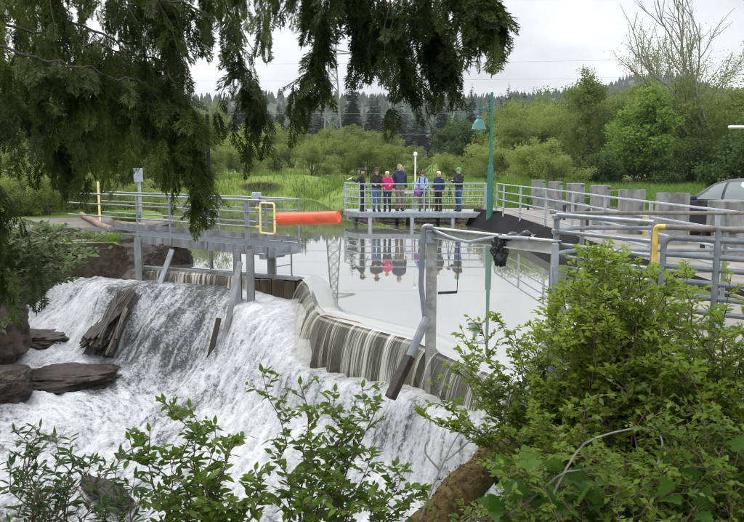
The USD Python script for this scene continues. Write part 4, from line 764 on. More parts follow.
person('rightmost person, in bright green cap, black jacket and jeans, turned left with raised forearm', 458.5, 28.9, 1.72, -1.05, 'black_cloth', 'dark_jeans', 'green_cap', 'grey_hair', A(((-.24, -.10, 1.19), (-.16, -.36, 1.26)), ((.24, -.05, 1.16), (.10, -.33, 1.22))), bulk=1.15, stride=.05)
tp = thing('tripod', 'thin dark tripod standing in front of the person in the green cap', 'tripod', (X_at(449.5, 28.75), 28.75, DK))
obj('column', MB().tube([(0, 0, .55), (0, 0, 1.22)], .014, 8), 'dark_iron', tp)
for a in (0.3, 2.4, 4.5): obj('leg', MB().tube([(0, 0, .95), (.20 * math.cos(a), .20 * math.sin(a), 0)], [.014, .009], 6), 'dark_iron', tp)
obj('head', MB().box((0, 0, 1.26), (.12, .08, .09), bev=.015), 'dark_iron', tp)
obj('walking_stick', MB().tube([(X_at(432.5, 28.6), 28.6, DK), (X_at(434.5, 28.7), 28.7, DK + .95)], .011, 8), 'dark_iron', label='thin dark walking stick beside the white-haired person in navy', cat='stick')

# ------------------------------------------------------------------ foliage
def unit(v): return v / np.maximum(np.linalg.norm(v, axis=-1, keepdims=True), 1e-9)
def leaf_quads(c, size, rng, flatness=0.4, asp=0.55, down=0.0):
    """Folded four-sided leaves (two triangles) at the points c."""
    n = len(c); d = rng.normal(size=(n, 3)); d[:, 2] = d[:, 2] * flatness - down; d = unit(d)
    w = rng.normal(size=(n, 3)); w[:, 2] *= .5; w = unit(np.cross(d, w)); up = np.cross(d, w)
    L = size * rng.uniform(.6, 1.4, (n, 1)); W = L * asp
    v = np.stack([c - d * L * .5, c + w * W * .5 + up * L * .08, c + d * L * .5, c - w * W * .5 + up * L * .08], 1).reshape(-1, 3)
    k = np.arange(n)[:, None] * 4; f = np.concatenate([k + [0, 1, 2], k + [0, 2, 3]], 1).reshape(-1, 3)
    return v, f
def limb_pts(a, b, rng, n=7, wob=.06, lift=0.0):
    t = np.linspace(0, 1, n)[:, None]; L = np.linalg.norm(b - a); p = a + (b - a) * t
    p[1:-1] += rng.normal(0, wob * L, (n - 2, 3)) * .6; p[:, 2] += (lift * L * np.sin(t * PI))[:, 0]; return p
def broad_tree(name, seed, H, spread, base, n_limb, clumps, per, csize, leaf, mat_leaf, mat_bark, label, cat, loc, tr=.1, open_=.0, top=.35, asp=.6, fork=False, squash=.8, stems=1):
    """Tapered trunk (or several stems) with limbs, and a crown of leaf clumps gathered at the limb ends."""
    rng = np.random.default_rng(seed); t = thing(name, label, cat, loc)
    trunk = MB(); ends = []
    for s in range(stems):
        tip = arr(rng.normal(0, .06 * H) + (0 if stems == 1 else rng.normal(0, spread * .45)), rng.normal(0, .06 * H) + (0 if stems == 1 else rng.normal(0, spread * .45)), H * rng.uniform(.82, .95)); b0 = arr(rng.normal(0, .03 * H * (stems > 1)), rng.normal(0, .03 * H * (stems > 1)), -.2)
        tp_ = limb_pts(b0, tip, rng, 9, .02); trunk.tube(tp_, np.linspace(tr, tr * .18, 9), 7)
        ax_ = lambda u: np.array([np.interp(u, np.linspace(0, 1, 9), tp_[:, q]) for q in range(3)])
        for k in range(n_limb // stems):
            u = base + (1 - base) * (k + rng.uniform(.1, .9)) / (n_limb // stems); a = ax_(u * .97)
            prof = math.sin(PI * min(1, (.18 + .82 * (u - base) / (1 - base + 1e-6)) ** .8)) * (1 - top) + top * (1 - u) + .12
            r = spread * prof * rng.uniform(.65, 1.15); az = k * 2.4 + rng.normal(0, .4); b = a + arr(math.cos(az) * r, math.sin(az) * r, r * rng.uniform(.15, .8))
            b[2] = min(b[2], H); lp = limb_pts(a, b, rng, 6, .05, .08); trunk.tube(lp, np.linspace(tr * .35 * (1.1 - u), tr * .06, 6) + .004, 5)
            for q in range(clumps):
                w = rng.uniform(.35, 1.05); c = lp[0] + (lp[-1] - lp[0]) * w; c = c + rng.normal(0, csize * .7, 3); ends.append((c, csize * rng.uniform(.6, 1.25)))
                if q % 2 == 0: trunk.tube([lp[3], c], [.02 * tr * 4, .006], 4, cap=False)
    obj('trunk', trunk, mat_bark, t, smooth=True)
    pts = []
    for c, r in ends:
        n = int(per * rng.uniform(.5, 1.4)); d = unit(rng.normal(size=(n, 3))) * (rng.uniform(0, 1, (n, 1)) ** .5) * r; d[:, 2] *= squash; pts.append(c + d)
    pts = np.vstack(pts); v, f = leaf_quads(pts, leaf, rng, .7, asp)
    obj('crown', (v, f), mat_leaf, t, smooth=False); return t
def conifer(name, seed, H, R, label, loc, whorls=34, mat_leaf='fir_needles', base=.06):
    rng = np.random.default_rng(seed); t = thing(name, label, 'conifer', loc)
    obj('trunk', MB().tube([(0, 0, -.3), (0, 0, H * .5), (0, 0, H)], [H * .014, H * .008, .02], 6), 'bark', t, smooth=True)
    V, F, n = [], [], 0
    for k in range(whorls):
        u = base + (1 - base) * (k / whorls) ** .9; z = u * H; r0 = R * (1 - u) ** .8 * rng.uniform(.75, 1.15) + .12
        for q in range(9):
            az = rng.uniform(0, 2 * PI); r = r0 * rng.uniform(.6, 1.15); d = arr(math.cos(az), math.sin(az), 0); s = arr(-d[1], d[0], 0); drop = r * rng.uniform(.15, .5)
            pts = [arr(0, 0, z)]
            m = 4; rows_ = []
            for e in range(1, m + 1):
                x = e / m; c = arr(0, 0, z) + d * r * x + arr(0, 0, .12 * r * math.sin(x * PI) - drop * x * x); wd = r * .30 * math.sin(PI * min(.95, x * .8 + .12)) * rng.uniform(.6, 1.3)
                rows_.append((c + s * wd - (0, 0, wd * rng.uniform(.2, .9)), c, c - s * wd - (0, 0, wd * rng.uniform(.2, .9))))
            for (l, c, rr) in rows_[:-1]:
                i0 = n; tipc = c + d * r * .28 - (0, 0, r * .08)
                V += [l, c, rr, tipc, c - d * r * .2]; F += [(i0, i0 + 4, i0 + 3), (i0 + 4, i0 + 2, i0 + 3)]; n += 5
            i0 = n; V += [rows_[-1][0], rows_[-1][1] + d * r * .1, rows_[-1][2]]; F += [(i0, i0 + 1, i0 + 2)]; n += 3
    obj('crown', (np.array(V), np.array(F)), mat_leaf, t, smooth=False); return t
def gp(px, D, dz=-.1): x = X_at(px, D); return arr(x, D, gz(x, D) + dz)

# prototypes are the first of their kind, standing where the photograph has them
willow = broad_tree('willow_shrub', 1, 4.2, 2.3, .06, 26, 6, 95, .55, .135, 'willow_leaf', 'bark', 'rounded grey-green willow shrub on the far bank, leftmost beyond the pole', 'shrub', gp(243, 72), tr=.07, top=.55, stems=6)
willow2 = broad_tree('willow_shrub', 2, 3.4, 2.6, .03, 24, 6, 95, .5, .135, 'willow_leaf', 'bark', 'broad pale willow shrub at the foot of the pylon', 'shrub', gp(312, 78), tr=.06, top=.6, stems=7)
W = [(200, 66, 1.0, 'willow'), (272, 80, 1.0, 'w2'), (292, 92, 1.2, 'willow'), (345, 86, 1.15, 'w2'), (368, 80, 1.0, 'willow'), (396, 88, .95, 'w2'), (420, 84, .72, 'w2'), (447, 78, .68, 'willow'), (468, 72, .85, 'w2'), (492, 64, 1.0, 'willow'), (514, 58, .95, 'w2'), (356, 100, 1.3, 'willow'), (225, 90, 1.35, 'w2'), (180, 70, 1.2, 'willow'), (260, 100, 1.5, 'willow'), (320, 108, 1.4, 'w2'), (385, 104, 1.15, 'willow'), (535, 52, .9, 'willow'), (556, 49, .72, 'w2'), (165, 55, 1.0, 'w2')]
for n_, (px, D, s, kd) in enumerate(W): dup(willow if kd == 'willow' else willow2, 'one of the grey-green willow shrubs massed along the far bank of the pond', gp(px, D), n_ * 1.7, s, group='willow shrubs along the far bank')
for q in (willow, willow2): q.SetCustomDataByKey('label', 'one of the grey-green willow shrubs massed along the far bank of the pond'); q.SetCustomDataByKey('group', 'willow shrubs along the far bank')
maple = broad_tree('maple_tree', 3, 6.7, 2.4, .14, 34, 8, 105, .62, .20, 'maple_leaf', 'pale_bark', 'bright fresh green young maple standing right of centre before the dark trees', 'tree', gp(630, 52), tr=.12, top=.25)
alder = broad_tree('alder_tree', 4, 9.2, 2.8, .12, 40, 7, 62, .60, .15, 'alder_leaf', 'bark', 'tall narrow alder left of the bright maple with a sparse pointed top', 'tree', gp(588, 58), tr=.13, top=.3)
wtree = broad_tree('willow_tree', 5, 7.5, 3.4, .05, 42, 8, 90, .75, .155, 'alder_leaf', 'bark', 'olive green many-stemmed willow tree just right of the bright maple', 'tree', gp(672, 56), tr=.12, top=.5, stems=5)
wtree2 = broad_tree('willow_tree', 6, 6.8, 3.0, .05, 40, 8, 90, .70, .15, 'willow_leaf', 'bark', 'yellow-olive willow tree behind the green lamp post', 'tree', gp(530, 64), tr=.10, top=.5, stems=5)
for n_, (px, D, s, src, lab) in enumerate(((556, 68, 1.05, wtree2, 'yellow-olive willow tree left of the tall narrow alder'), (505, 74, 1.1, wtree2, 'olive willow tree directly behind the lamp bell'), (612, 66, 1.12, wtree, 'dark olive tree filling the gap between alder and bright maple'), (705, 60, 1.1, wtree, 'olive tree at the foot of the bare tree on the right'), (745, 56, 1.15, wtree, 'dense olive tree at the right edge below the lamp'), (690, 72, 1.25, wtree2, 'yellow-olive tree behind the bare tree'),
        (650, 74, 1.3, wtree2, 'tall olive tree behind the bright maple'), (770, 68, 1.35, wtree2, 'tall olive tree just past the right edge'), (575, 82, 1.25, wtree, 'far olive tree behind the narrow alder'), (535, 90, 1.2, wtree, 'far olive tree under the distant pines'), (785, 50, 1.2, wtree, 'dense tree outside the right edge'))):
    dup(src, lab, gp(px, D), n_ * 2.1, s)
dup(alder, 'thin alder with feathery top behind the bright maple', gp(640, 70), 1.3, (1.0, 1.0, 1.05)); dup(alder, 'slender alder stem right of the lamp post with pale trunk', gp(509, 60), 2.3, (.9, .9, .62)); dup(alder, 'thin alder top left of the bare tree', gp(672, 66), 3.0, (1, 1, 1.02))
dark = broad_tree('dark_shrub', 7, 3.6, 2.0, .03, 26, 7, 62, .5, .18, 'deep_leaf', 'bark', 'dark green leafy shrub at the right edge behind the parked car', 'shrub', gp(738, 40), tr=.06, top=.6, stems=5)
for n_, (px, D, s, lab) in enumerate(((600, 50, .75, 'low dark shrub at the foot of the narrow alder'), (664, 49, .7, 'low dark shrub right of the bright maple trunk'), (775, 38, 1.1, 'dark shrub just outside the right edge'), (700, 52, .9, 'dark shrub below the bare tree'), (470, 96, 1.6, 'dark round tree behind the person in the green cap'), (455, 110, 1.8, 'dark round tree left of the lamp bell'))): dup(dark, lab, gp(px, D), n_ * 1.9, s)
# trees behind the cedar on the left
for n_, (px, D, s, src, lab) in enumerate(((40, 40, 1.0, maple, 'bright green tree glimpsed through the cedar on the far left'), (95, 46, .9, wtree2, 'yellow-green tree glimpsed through the cedar left of the bridge'), (150, 50, .85, wtree2, 'yellow-green tree behind the footbridge and cedar'), (-20, 36, 1.1, wtree, 'olive tree behind the cedar at the left edge'), (70, 60, 1.25, wtree, 'darker tree behind the yellow-green ones on the left'), (195, 78, 1.1, wtree2, 'olive tree left of the dark pole'))): dup(src, lab, gp(px, D), n_ * 1.3, s)
for n_, (px, D, s) in enumerate(((25, 29, .62), (70, 30, .5), (112, 33, .5), (150, 36, .55), (-30, 27, .8), (48, 27, .45), (92, 28.5, .42), (5, 26, .5), (130, 31, .4))): dup(willow2, 'one of the pale shrubs edging the gravel behind the footbridge', gp(px, D), n_ * 2.0, s, group='shrubs edging the gravel on the left')

# conifers far behind
fir = conifer('fir_tree', 11, 24, 5.2, 'tall dark fir right behind the pylon', gp(352, 190), 40)
fir2 = conifer('fir_tree', 12, 20, 4.0, 'one of the dark firs in the forest row behind the willows', gp(400, 230), 36); fir2.SetCustomDataByKey('group', 'dark firs in the far forest row')
rng = np.random.default_rng(77)
for n_, px in enumerate(np.linspace(120, 480, 40)):
    D = rng.uniform(205, 270); dup(fir if n_ % 3 else fir2, 'one of the dark firs in the forest row behind the willows', gp(px + rng.uniform(-4, 4), D), rng.uniform(0, 6), (rng.uniform(.95, 1.3), rng.uniform(.95, 1.3), rng.uniform(.62, .95) * (1.0 if px < 400 else .85)), group='dark firs in the far forest row')
for n_, (px, D, s) in enumerate(((487, 200, .72), (498, 215, .95), (506, 210, .88), (513, 220, 1.02), (521, 210, .80), (532, 240, .9), (545, 260, .8), (478, 205, .8), (470, 230, .95), (560, 280, .82), (440, 215, .9), (455, 225, .85))):
    dup(fir2 if n_ % 2 else fir, 'one of the pointed firs showing above the olive trees by the lamp post', gp(px, D), n_ * 1.1, (s * .8, s * .8, s * 1.05), group='pointed firs above the olive trees')
dup(fir, 'broad dark fir left of the pylon seen through the cedar', gp(305, 200), 2.0, (1.1, 1.1, .8)); dup(fir, 'second dark fir right of the tall fir behind the pylon', gp(372, 210), 4.0, (1.0, 1.0, .78)); 

# bare spring tree on the right
bt = thing('bare_tree', 'tall bare spring tree with forked grey limbs on the right', 'tree', gp(705, 54)); rng = np.random.default_rng(31)
tm_, lp_pts = MB(), []
def grow(a, d, L, r, depth):
    n = 6; p = [a]; dd = d
    for k in range(n): dd = unit(dd + rng.normal(0, .10, 3) + (0, 0, .05)); p.append(p[-1] + dd * L / n)
    tm_.tube(p, np.linspace(r, r * .6, n + 1), 6 if depth < 2 else 4, cap=False)
    if depth >= 2:
        for q in p[2:]: lp_pts.append(q)
    if depth < 3 or (depth == 3 and rng.random() < .6):
        for k in range(3 if depth < 2 else 3):
            i = rng.integers(2, n + 1); s_ = unit(rng.normal(size=3)); nd = unit(dd + s_ * rng.uniform(.5, .95) + (0, 0, .15)); grow(p[i], nd, L * rng.uniform(.55, .78), r * .55, depth + 1)
        grow(p[-1], unit(dd + rng.normal(0, .2, 3)), L * .75, r * .6, depth + 1)
grow(arr(0, 0, -.3), unit(arr(.03, 0, 1)), 6.4, .22, 0); grow(arr(-.2, 0, 3.0), unit(arr(-.8, .1, .75)), 4.0, .12, 1); grow(arr(.1, 0, 4.0), unit(arr(-.3, -.1, 1)), 4.2, .12, 1)
obj('trunk', tm_, 'pale_bark', bt, smooth=True)
lp_pts = np.array(lp_pts); pk = lp_pts[rng.integers(0, len(lp_pts), 19000)] + rng.normal(0, .24, (19000, 3)); pk = pk[pk[:, 2] < 10.0 + rng.normal(0, 1.5, len(pk))]; v, f = leaf_quads(pk, .11, rng, .7)
obj('crown', (v, f), 'willow_leaf', bt, smooth=False)

# far wooded hills
def hill(name, D, prof, depth, seed):
    px = np.arange(-500, 1300, 6.0); top = np.interp(px, *zip(*prof))
    Hh = (165 - top) / FPX * D + 2.35; X = X_at(px, D); u = np.linspace(0, 1, 16)
    Xg = np.repeat(X[:, None], 16, 1); Yg = D - depth + depth * 1.6 * u[None] + 0 * Xg; sh_ = np.sin(np.clip(u / .62, 0, 1) * PI / 2) ** 1.3 * (1 - .6 * smooth01(u, .65, 1)); Zg = Hh[:, None] * sh_[None] * (1 + .08 * (meshkit.fbm(np.stack([Xg / 90, Yg / 90, 0 * Xg], -1), 3, seed) - .5))
    obj(name, gridmesh(Xg, Yg, Zg), 'hill_forest', smooth=True, kind='structure'); return Xg, Yg, Zg
def far_wood(name, G, n, h, seed, label):
    Xg, Yg, Zg = G; r = np.random.default_rng(seed); a = r.uniform(0, Xg.shape[0] - 1.01, n); b = r.uniform(2, 12.5, n); i, j = a.astype(int), b.astype(int); fa_, fb_ = a - i, b - j
    bl_ = lambda Z: (Z[i, j] * (1 - fa_) * (1 - fb_) + Z[i + 1, j] * fa_ * (1 - fb_) + Z[i, j + 1] * (1 - fa_) * fb_ + Z[i + 1, j + 1] * fa_ * fb_)
    c = np.stack([bl_(Xg), bl_(Yg), bl_(Zg) - 1], -1); hh = h * r.uniform(.6, 1.25, n); rr = hh * r.uniform(.2, .4, n); an = np.arange(6) * PI / 3
    ring = np.stack([np.cos(an), np.sin(an), 0 * an], -1)[None] * rr[:, None, None] * r.uniform(.7, 1.2, (n, 6, 1)) + c[:, None]; ring[..., 2] += hh[:, None] * .08
    mid = np.stack([np.cos(an + .5), np.sin(an + .5), 0 * an], -1)[None] * rr[:, None, None] * .62 * r.uniform(.6, 1.2, (n, 6, 1)) + c[:, None]; mid[..., 2] += hh[:, None] * .5
    V = np.concatenate([ring, mid, (c + np.stack([0 * hh, 0 * hh, hh], -1))[:, None]], 1).reshape(-1, 3); k = (np.arange(n) * 13)[:, None]; q = np.arange(6); q2 = (q + 1) % 6
    F = np.concatenate([(k[..., None] + np.stack([q, q2, q2 + 6], 1)).reshape(-1, 3), (k[..., None] + np.stack([q, q2 + 6, q + 6], 1)).reshape(-1, 3), (k[..., None] + np.stack([q + 6, q2 + 6, 0 * q + 12], 1)).reshape(-1, 3)])
    obj(name, (V, F), 'fir_needles', smooth=False, label=label, cat='forest', kind='stuff')
ridge = [(-500, 112), (0, 112), (150, 108), (230, 104), (300, 101), (420, 106), (480, 104), (520, 103), (560, 99), (600, 98), (680, 98), (744, 100), (900, 96), (1300, 100)]
knob = [(-500, 150), (480, 140), (540, 112), (575, 100), (600, 91), (618, 84), (635, 80), (652, 80), (668, 84), (690, 93), (720, 101), (760, 108), (900, 130), (1300, 150)]
G = hill('hill', 900, ridge, 250, 3); far_wood('ridge_forest', G, 6000, 11, 5, 'low forested ridge along the horizon')
G = hill('hill', 1300, knob, 330, 4); far_wood('hill_forest', G, 5000, 13, 6, 'dark forest covering the round hill on the right')

# pylon, pole, power lines
py_ = thing('pylon', 'grey steel lattice power pylon among the willows', 'pylon', gp(333.5, 150, 0)); Hp = 33.0
def pw(z): return np.interp(z, [0, 20, 26, Hp], [2.1, .75, .7, .25])
zs = [0, 3.2, 6.2, 9, 11.6, 14, 16.2, 18.2, 20, 22, 24, 26, 28.5, 31, Hp]; cs = [(-1, -1), (1, -1), (1, 1), (-1, 1)]
for sx, sy in cs: obj('leg', MB().tube([(sx * pw(z), sy * pw(z), z) for z in zs], .10, 5), 'pylon_steel', py_)
for k, (za, zb) in enumerate(zip(zs, zs[1:])):
    lb2 = MB()
    for q in range(4):
        (ax1, ay1), (bx1, by1) = cs[q], cs[(q + 1) % 4]; wa, wb_ = pw(za), pw(zb)
        lb2.tube([(ax1 * wa, ay1 * wa, za), (bx1 * wb_, by1 * wb_, zb)], .05, 4).tube([(bx1 * wa, by1 * wa, za), (ax1 * wb_, ay1 * wb_, zb)], .05, 4).tube([(ax1 * wb_, ay1 * wb_, zb), (bx1 * wb_, by1 * wb_, zb)], .05, 4)
    obj('lattice', lb2, 'pylon_steel', py_)
for z, w in ((21.5, 4.6), (25.5, 3.8), (29.5, 3.0)):
    ca = MB()
    for s in (-1, 1): ca.tube([(0, -pw(z), z + .9), (s * w, 0, z)], .06, 4).tube([(0, pw(z), z + .9), (s * w, 0, z)], .06, 4).tube([(0, -pw(z), z), (s * w, 0, z)], .06, 4).tube([(0, pw(z), z), (s * w, 0, z)], .06, 4)
    obj('crossarm', ca, 'pylon_steel', py_)
dp_ = thing('utility_pole', 'tall thin dark utility pole left of the pond behind the footbridge', 'pole', gp(210, 44, 0)); obj('shaft', MB().tube([(0, 0, -.4), (0, 0, 6.35)], [.13, .11], 10), 'pole_black', dp_); obj('cap', MB().lathe([(0, 6.33), (.11, 6.33), (.09, 6.42), (0, 6.44)], n=12), 'dark_iron', dp_)
for n_, (ya, yb_, D, r, lab) in enumerate(((110, 108, 95, .022, 'lowest power line crossing behind the lamp post'), (130, 131, 110, .02, 'faint power line crossing low before the dark firs'), (60, 52, 120, .014, 'highest faint power line across the sky on the right'), (76, 70, 120, .014, 'middle faint power line across the sky on the right'), (88, 86, 120, .014, 'faint power line just above the distant hill'))):
    obj('power_line', MB().tube(sag(Q(-160, ya, D), Q(900, yb_, D), .6 if n_ < 2 else 1.2, 30), r, 5), 'galvanised', label=lab, cat='power line')
hut = thing('far_shed', 'small brown far shed roof in the meadow behind the people', 'shed', gp(419, 165, 0)); obj('wall', MB().box((0, 0, 1.0), (3.2, 3, 2.0)), 'old_wood', hut); obj('roof', MB().add([(-1.9, -1.8, 1.9), (1.9, -1.8, 1.9), (1.9, 1.8, 1.9), (-1.9, 1.8, 1.9), (0, -1.8, 3.3), (0, 1.8, 3.3)], [[0, 4, 1], [2, 5, 3], [0, 3, 5], [0, 5, 4], [1, 4, 5], [1, 5, 2]]), 'bark', hut, smooth=False)

# ------------------------------------------------------------------ grasses
def blades(n, xy, h, w, rng, bend=.4):
    z = gzs(xy[:, 0], xy[:, 1]); az = rng.uniform(0, 2 * PI, n); d = np.stack([np.cos(az), np.sin(az), 0 * az], -1); s = np.stack([-d[:, 1], d[:, 0], 0 * az], -1)
    h = (h * rng.uniform(.5, 1.3, n))[:, None]; b = np.column_stack([xy, z - .03]); m_ = b + d * h * .15 * bend + np.array([0, 0, .6]) * h; e = b + d * h * bend * rng.uniform(.4, 1.3, (n, 1)) + np.array([0, 0, 1]) * h * .92; w = w * rng.uniform(.6, 1.3, (n, 1))
    V = np.stack([b - s * w, b + s * w, m_ + s * w * .7, m_ - s * w * .7, e], 1).reshape(-1, 3); k = (np.arange(n) * 5)[:, None]
    return V, np.concatenate([k + [0, 1, 2], k + [0, 2, 3], k + [3, 2, 4]], 1).reshape(-1, 3)
def scatter(n, dmin, dmax, pmin, pmax, rng, ok):
    out = []
    while sum(map(len, out)) < n:
        D = np.sqrt(rng.uniform(dmin ** 2, dmax ** 2, n * 2)); px = rng.uniform(pmin, pmax, n * 2); q = np.stack([(px - 372) / FPX * D, D], -1); z = gzs(q[:, 0], q[:, 1])
        clump = meshkit.fbm(np.column_stack([q * .45, 0 * D]), 3, 17); out.append(q[(z > .02) & (clump > rng.uniform(.25, .6, len(q))) & ok(q)])
    return np.vstack(out)[:n]
rng = np.random.default_rng(5)
road_b, lot_b, walk_b = road.buffer(.1), shapely.Polygon(lot).buffer(.05), walk.buffer(.1)
free = lambda q: ~(shapely.contains_xy(road_b, q[:, 0], q[:, 1]) | shapely.contains_xy(lot_b, q[:, 0], q[:, 1]) | shapely.contains_xy(walk_b, q[:, 0], q[:, 1]))
q = scatter(42000, 30, 75, -40, 520, rng, free); obj('bank_grass', blades(len(q), q, .42, .022, rng, .5), 'grass_blade', smooth=False, label='lush green grass covering the far bank of the pond', cat='grass', kind='stuff')
q = scatter(22000, 26, 55, 500, 800, rng, free); obj('tall_grass', blades(len(q), q, .75, .022, rng, .45), 'grass_blade', smooth=False, label='tall green grass behind the concrete blocks and car', cat='grass', kind='stuff')
q = scatter(9000, 45, 130, -40, 540, rng, free); obj('dry_grass', blades(len(q), q, .7, .03, rng, .5), 'straw_blade', smooth=False, label='paler seeded grass among the willows', cat='grass', kind='stuff')
c = P(126, 225, lotz); a_ = rng.uniform(0, 2 * PI, 420); rr_ = .32 * np.sqrt(rng.uniform(0, 1, 420)); 
def tuft(c, n, R, h, w, rng):
    a_ = rng.uniform(0, 2 * PI, n); r_ = R * np.sqrt(rng.uniform(0, 1, n)); b = c + np.stack([r_ * np.cos(a_), r_ * np.sin(a_), 0 * a_], -1); d = unit(b - c + rng.normal(0, .05, (n, 3))); d[:, 2] = 0; s = np.stack([-d[:, 1], d[:, 0], 0 * a_], -1); hh = (h * rng.uniform(.5, 1.2, n))[:, None]; ww = w * rng.uniform(.6, 1.3, (n, 1))
    m_ = b + d * hh * .25 + np.array([0, 0, .65]) * hh; e = b + d * hh * .8 + np.array([0, 0, .75]) * hh * rng.uniform(.7, 1.2, (n, 1))
    V = np.stack([b - s * ww, b + s * ww, m_ + s * ww * .7, m_ - s * ww * .7, e], 1).reshape(-1, 3); k = (np.arange(n) * 5)[:, None]
    return V, np.concatenate([k + [0, 1, 2], k + [0, 2, 3], k + [3, 2, 4]], 1).reshape(-1, 3)
obj('grass_tuft', tuft(c, 420, .34, .55, .012, rng), 'maple_leaf', smooth=False, label='bright green grass tuft on the gravel behind the bridge handrail', cat='grass tuft')
rng = np.random.default_rng(15)
for n_, (px, py, s) in enumerate(((52, 236, 1.0), (74, 239, .9), (92, 241, .8), (108, 243, .7))): obj('grass_tuft', tuft(P(px, py, .45), 260, .42 * s, .42 * s, .011, rng), 'grass_blade', smooth=False, label=('leftmost green grass tuft on the bank edge before the footbridge', 'green grass tuft second from the left on the bank edge before the footbridge', 'green grass tuft third from the left on the bank edge before the footbridge', 'small green grass tuft beside the left end of the footbridge')[n_], cat='grass tuft')
for n_, (px, D, s) in enumerate(((365, 33.5, 1), (400, 34, 1.1), (430, 33.8, 1.2), (455, 33, 1), (344, 35, 1), (472, 32.6, 1.1))): obj('shore_clump', tuft(gp(px, D, 0), 160, .4 * s, .5 * s, .016, rng), 'straw_blade', smooth=False, label='one of the pale reed clumps on the shore behind the platform', cat='grass tuft', group='reed clumps behind the platform')
for n_, (px, D, sx) in enumerate(((362, 31.9, .5), (392, 31.7, .7), (424, 31.6, .6), (447, 31.5, .5), (470, 31.2, .55))): 
    m = rock(40 + n_, (sx, .35, .22)); m.apply_translation((X_at(px, D), D, .03)); obj('shore_rock', m, 'abutment_concrete', smooth=50, label='one of the brown stones along the waterline behind the platform', cat='rock', group='brown stones along the waterline behind the platform')

# ------------------------------------------------------------------ foreground cedar
ced = thing('cedar_tree', 'large cedar whose dark drooping sprays hang across the top left', 'cedar tree')
rng = np.random.default_rng(21)
def frond(seed, L=.24, n=13):
    r = np.random.default_rng(seed); V, F = [], []
    def blade(a, b, w, nrm):
        d = b - a; s = np.cross(d, nrm); s = s / max(np.linalg.norm(s), 1e-9) * w; k = len(V); V.extend([a - s * .4, a + s * .4, a + d * .45 + s, b, a + d * .45 - s]); F.extend([(k, k + 1, k + 2), (k, k + 2, k + 4), (k + 4, k + 2, k + 3)])
    nrm = arr(0, 1, 0); bend = r.uniform(-.25, .25)
    ax_ = lambda u: arr(bend * L * u * u, .05 * L * math.sin(u * 3 + seed), -L * u)
    for k in range(n):
        u = .06 + .92 * k / n
        for s in (-1, 1):
            l = L * .40 * math.sin(PI * min(1, u * .85 + .17)) ** .8 * r.uniform(.7, 1.2); a = ax_(u); d = unit(arr(s * .72, r.normal(0, .22), -.75)); b = a + d * l; blade(a, b, .0042, nrm + r.normal(0, .35, 3))
            for q in (.35, .6):
                c = a + d * l * q; dd = unit(d + arr(-s * .75, r.normal(0, .25), -.35)); blade(c, c + dd * l * .48, .0038, nrm + r.normal(0, .4, 3))
                dd = unit(d + arr(s * .5, r.normal(0, .25), .2)); blade(c, c + dd * l * .36, .0038, nrm + r.normal(0, .4, 3))
    blade(ax_(.9), ax_(1.12), .005, nrm); return np.array(V), np.array(F)
LIMBS = [  # (polyline of (px, py, distance), limb radius, strands, shortest and longest hang in metres)
    ([(-170, -40, 4.6), (-60, -30, 4.3), (60, -18, 4.2), (150, -5, 4.3), (205, 12, 4.5)], .016, 34, (.2, .55)),
    ([(-170, 40, 4.4), (-40, 40, 4.0), (50, 62, 3.8), (100, 74, 3.9), (138, 84, 4.1), (160, 100, 4.2)], .010, 36, (.14, .38)),
    ([(120, 40, 4.4), (160, 62, 4.3), (184, 100, 4.2), (194, 140, 4.2), (206, 185, 4.2)], .008, 22, (.10, .26)),
    ([(-170, 150, 4.0), (-60, 140, 3.5), (-26, 165, 3.4), (-4, 205, 3.4)], .012, 26, (.30, .62)),
    ([(-170, 30, 4.6), (-60, 15, 4.5), (40, 35, 4.6), (110, 50, 4.9), (145, 75, 5.0)], .012, 36, (.25, .55)),
    ([(-170, 90, 4.9), (-30, 95, 5.0), (50, 112, 5.1), (85, 125, 5.2)], .012, 36, (.22, .44)),
    ([(-170, -60, 5.0), (60, -60, 4.8), (195, -40, 4.7), (232, 20, 4.8), (243, 75, 4.8), (264, 105, 4.7)], .010, 26, (.12, .34)),
    ([(60, -60, 4.8), (240, -50, 4.6), (310, -20, 4.4), (318, 30, 4.4), (312, 62, 4.4), (290, 88, 4.4)], .009, 18, (.10, .24)),
    ([(240, -50, 4.6), (330, -40, 4.3), (375, -12, 4.1), (400, 25, 4.1), (408, 66, 4.2)], .012, 22, (.12, .31)),
    ([(330, -40, 4.3), (430, -30, 4.1), (470, -10, 4.0), (490, 2, 4.0), (500, 8, 4.0)], .011, 24, (.08, .24)),
    ([(330, -45, 4.4), (350, -20, 4.4), (368, 8, 4.3), (362, 36, 4.3)], .009, 14, (.10, .24)),
    ([(375, -30, 4.2), (430, 5, 4.3), (446, 40, 4.3), (456, 52, 4.3)], .009, 17, (.10, .26)),
    ([(-170, -60, 5.0), (60, -50, 5.2), (200, -30, 5.2), (300, -25, 5.0)], .012, 26, (.10, .40)),
    ([(-120, 0, 6.4), (40, 15, 6.5), (120, 45, 6.6), (155, 80, 6.6)], .018, 16, (.3, .7)),
    ([(-120, 80, 6.5), (20, 95, 6.5), (80, 115, 6.6), (125, 140, 6.6)], .016, 16, (.2, .42)),
    ([(-120, -40, 5.6), (20, -30, 5.5), (130, -20, 5.5), (175, 0, 5.6)], .016, 30, (.25, .65)),
]
twigs = MB(); mats_ = []
def add_frond(p, size, droop):
    az = rng.uniform(0, 2 * PI); tilt = rng.normal(0, .35) + droop; Rz = trimesh.transformations.rotation_matrix(az, (0, 0, 1))[:3, :3]; Rx = trimesh.transformations.rotation_matrix(tilt, (1, 0, 0))[:3, :3]
    mats_.append((p, Rz @ Rx * size))
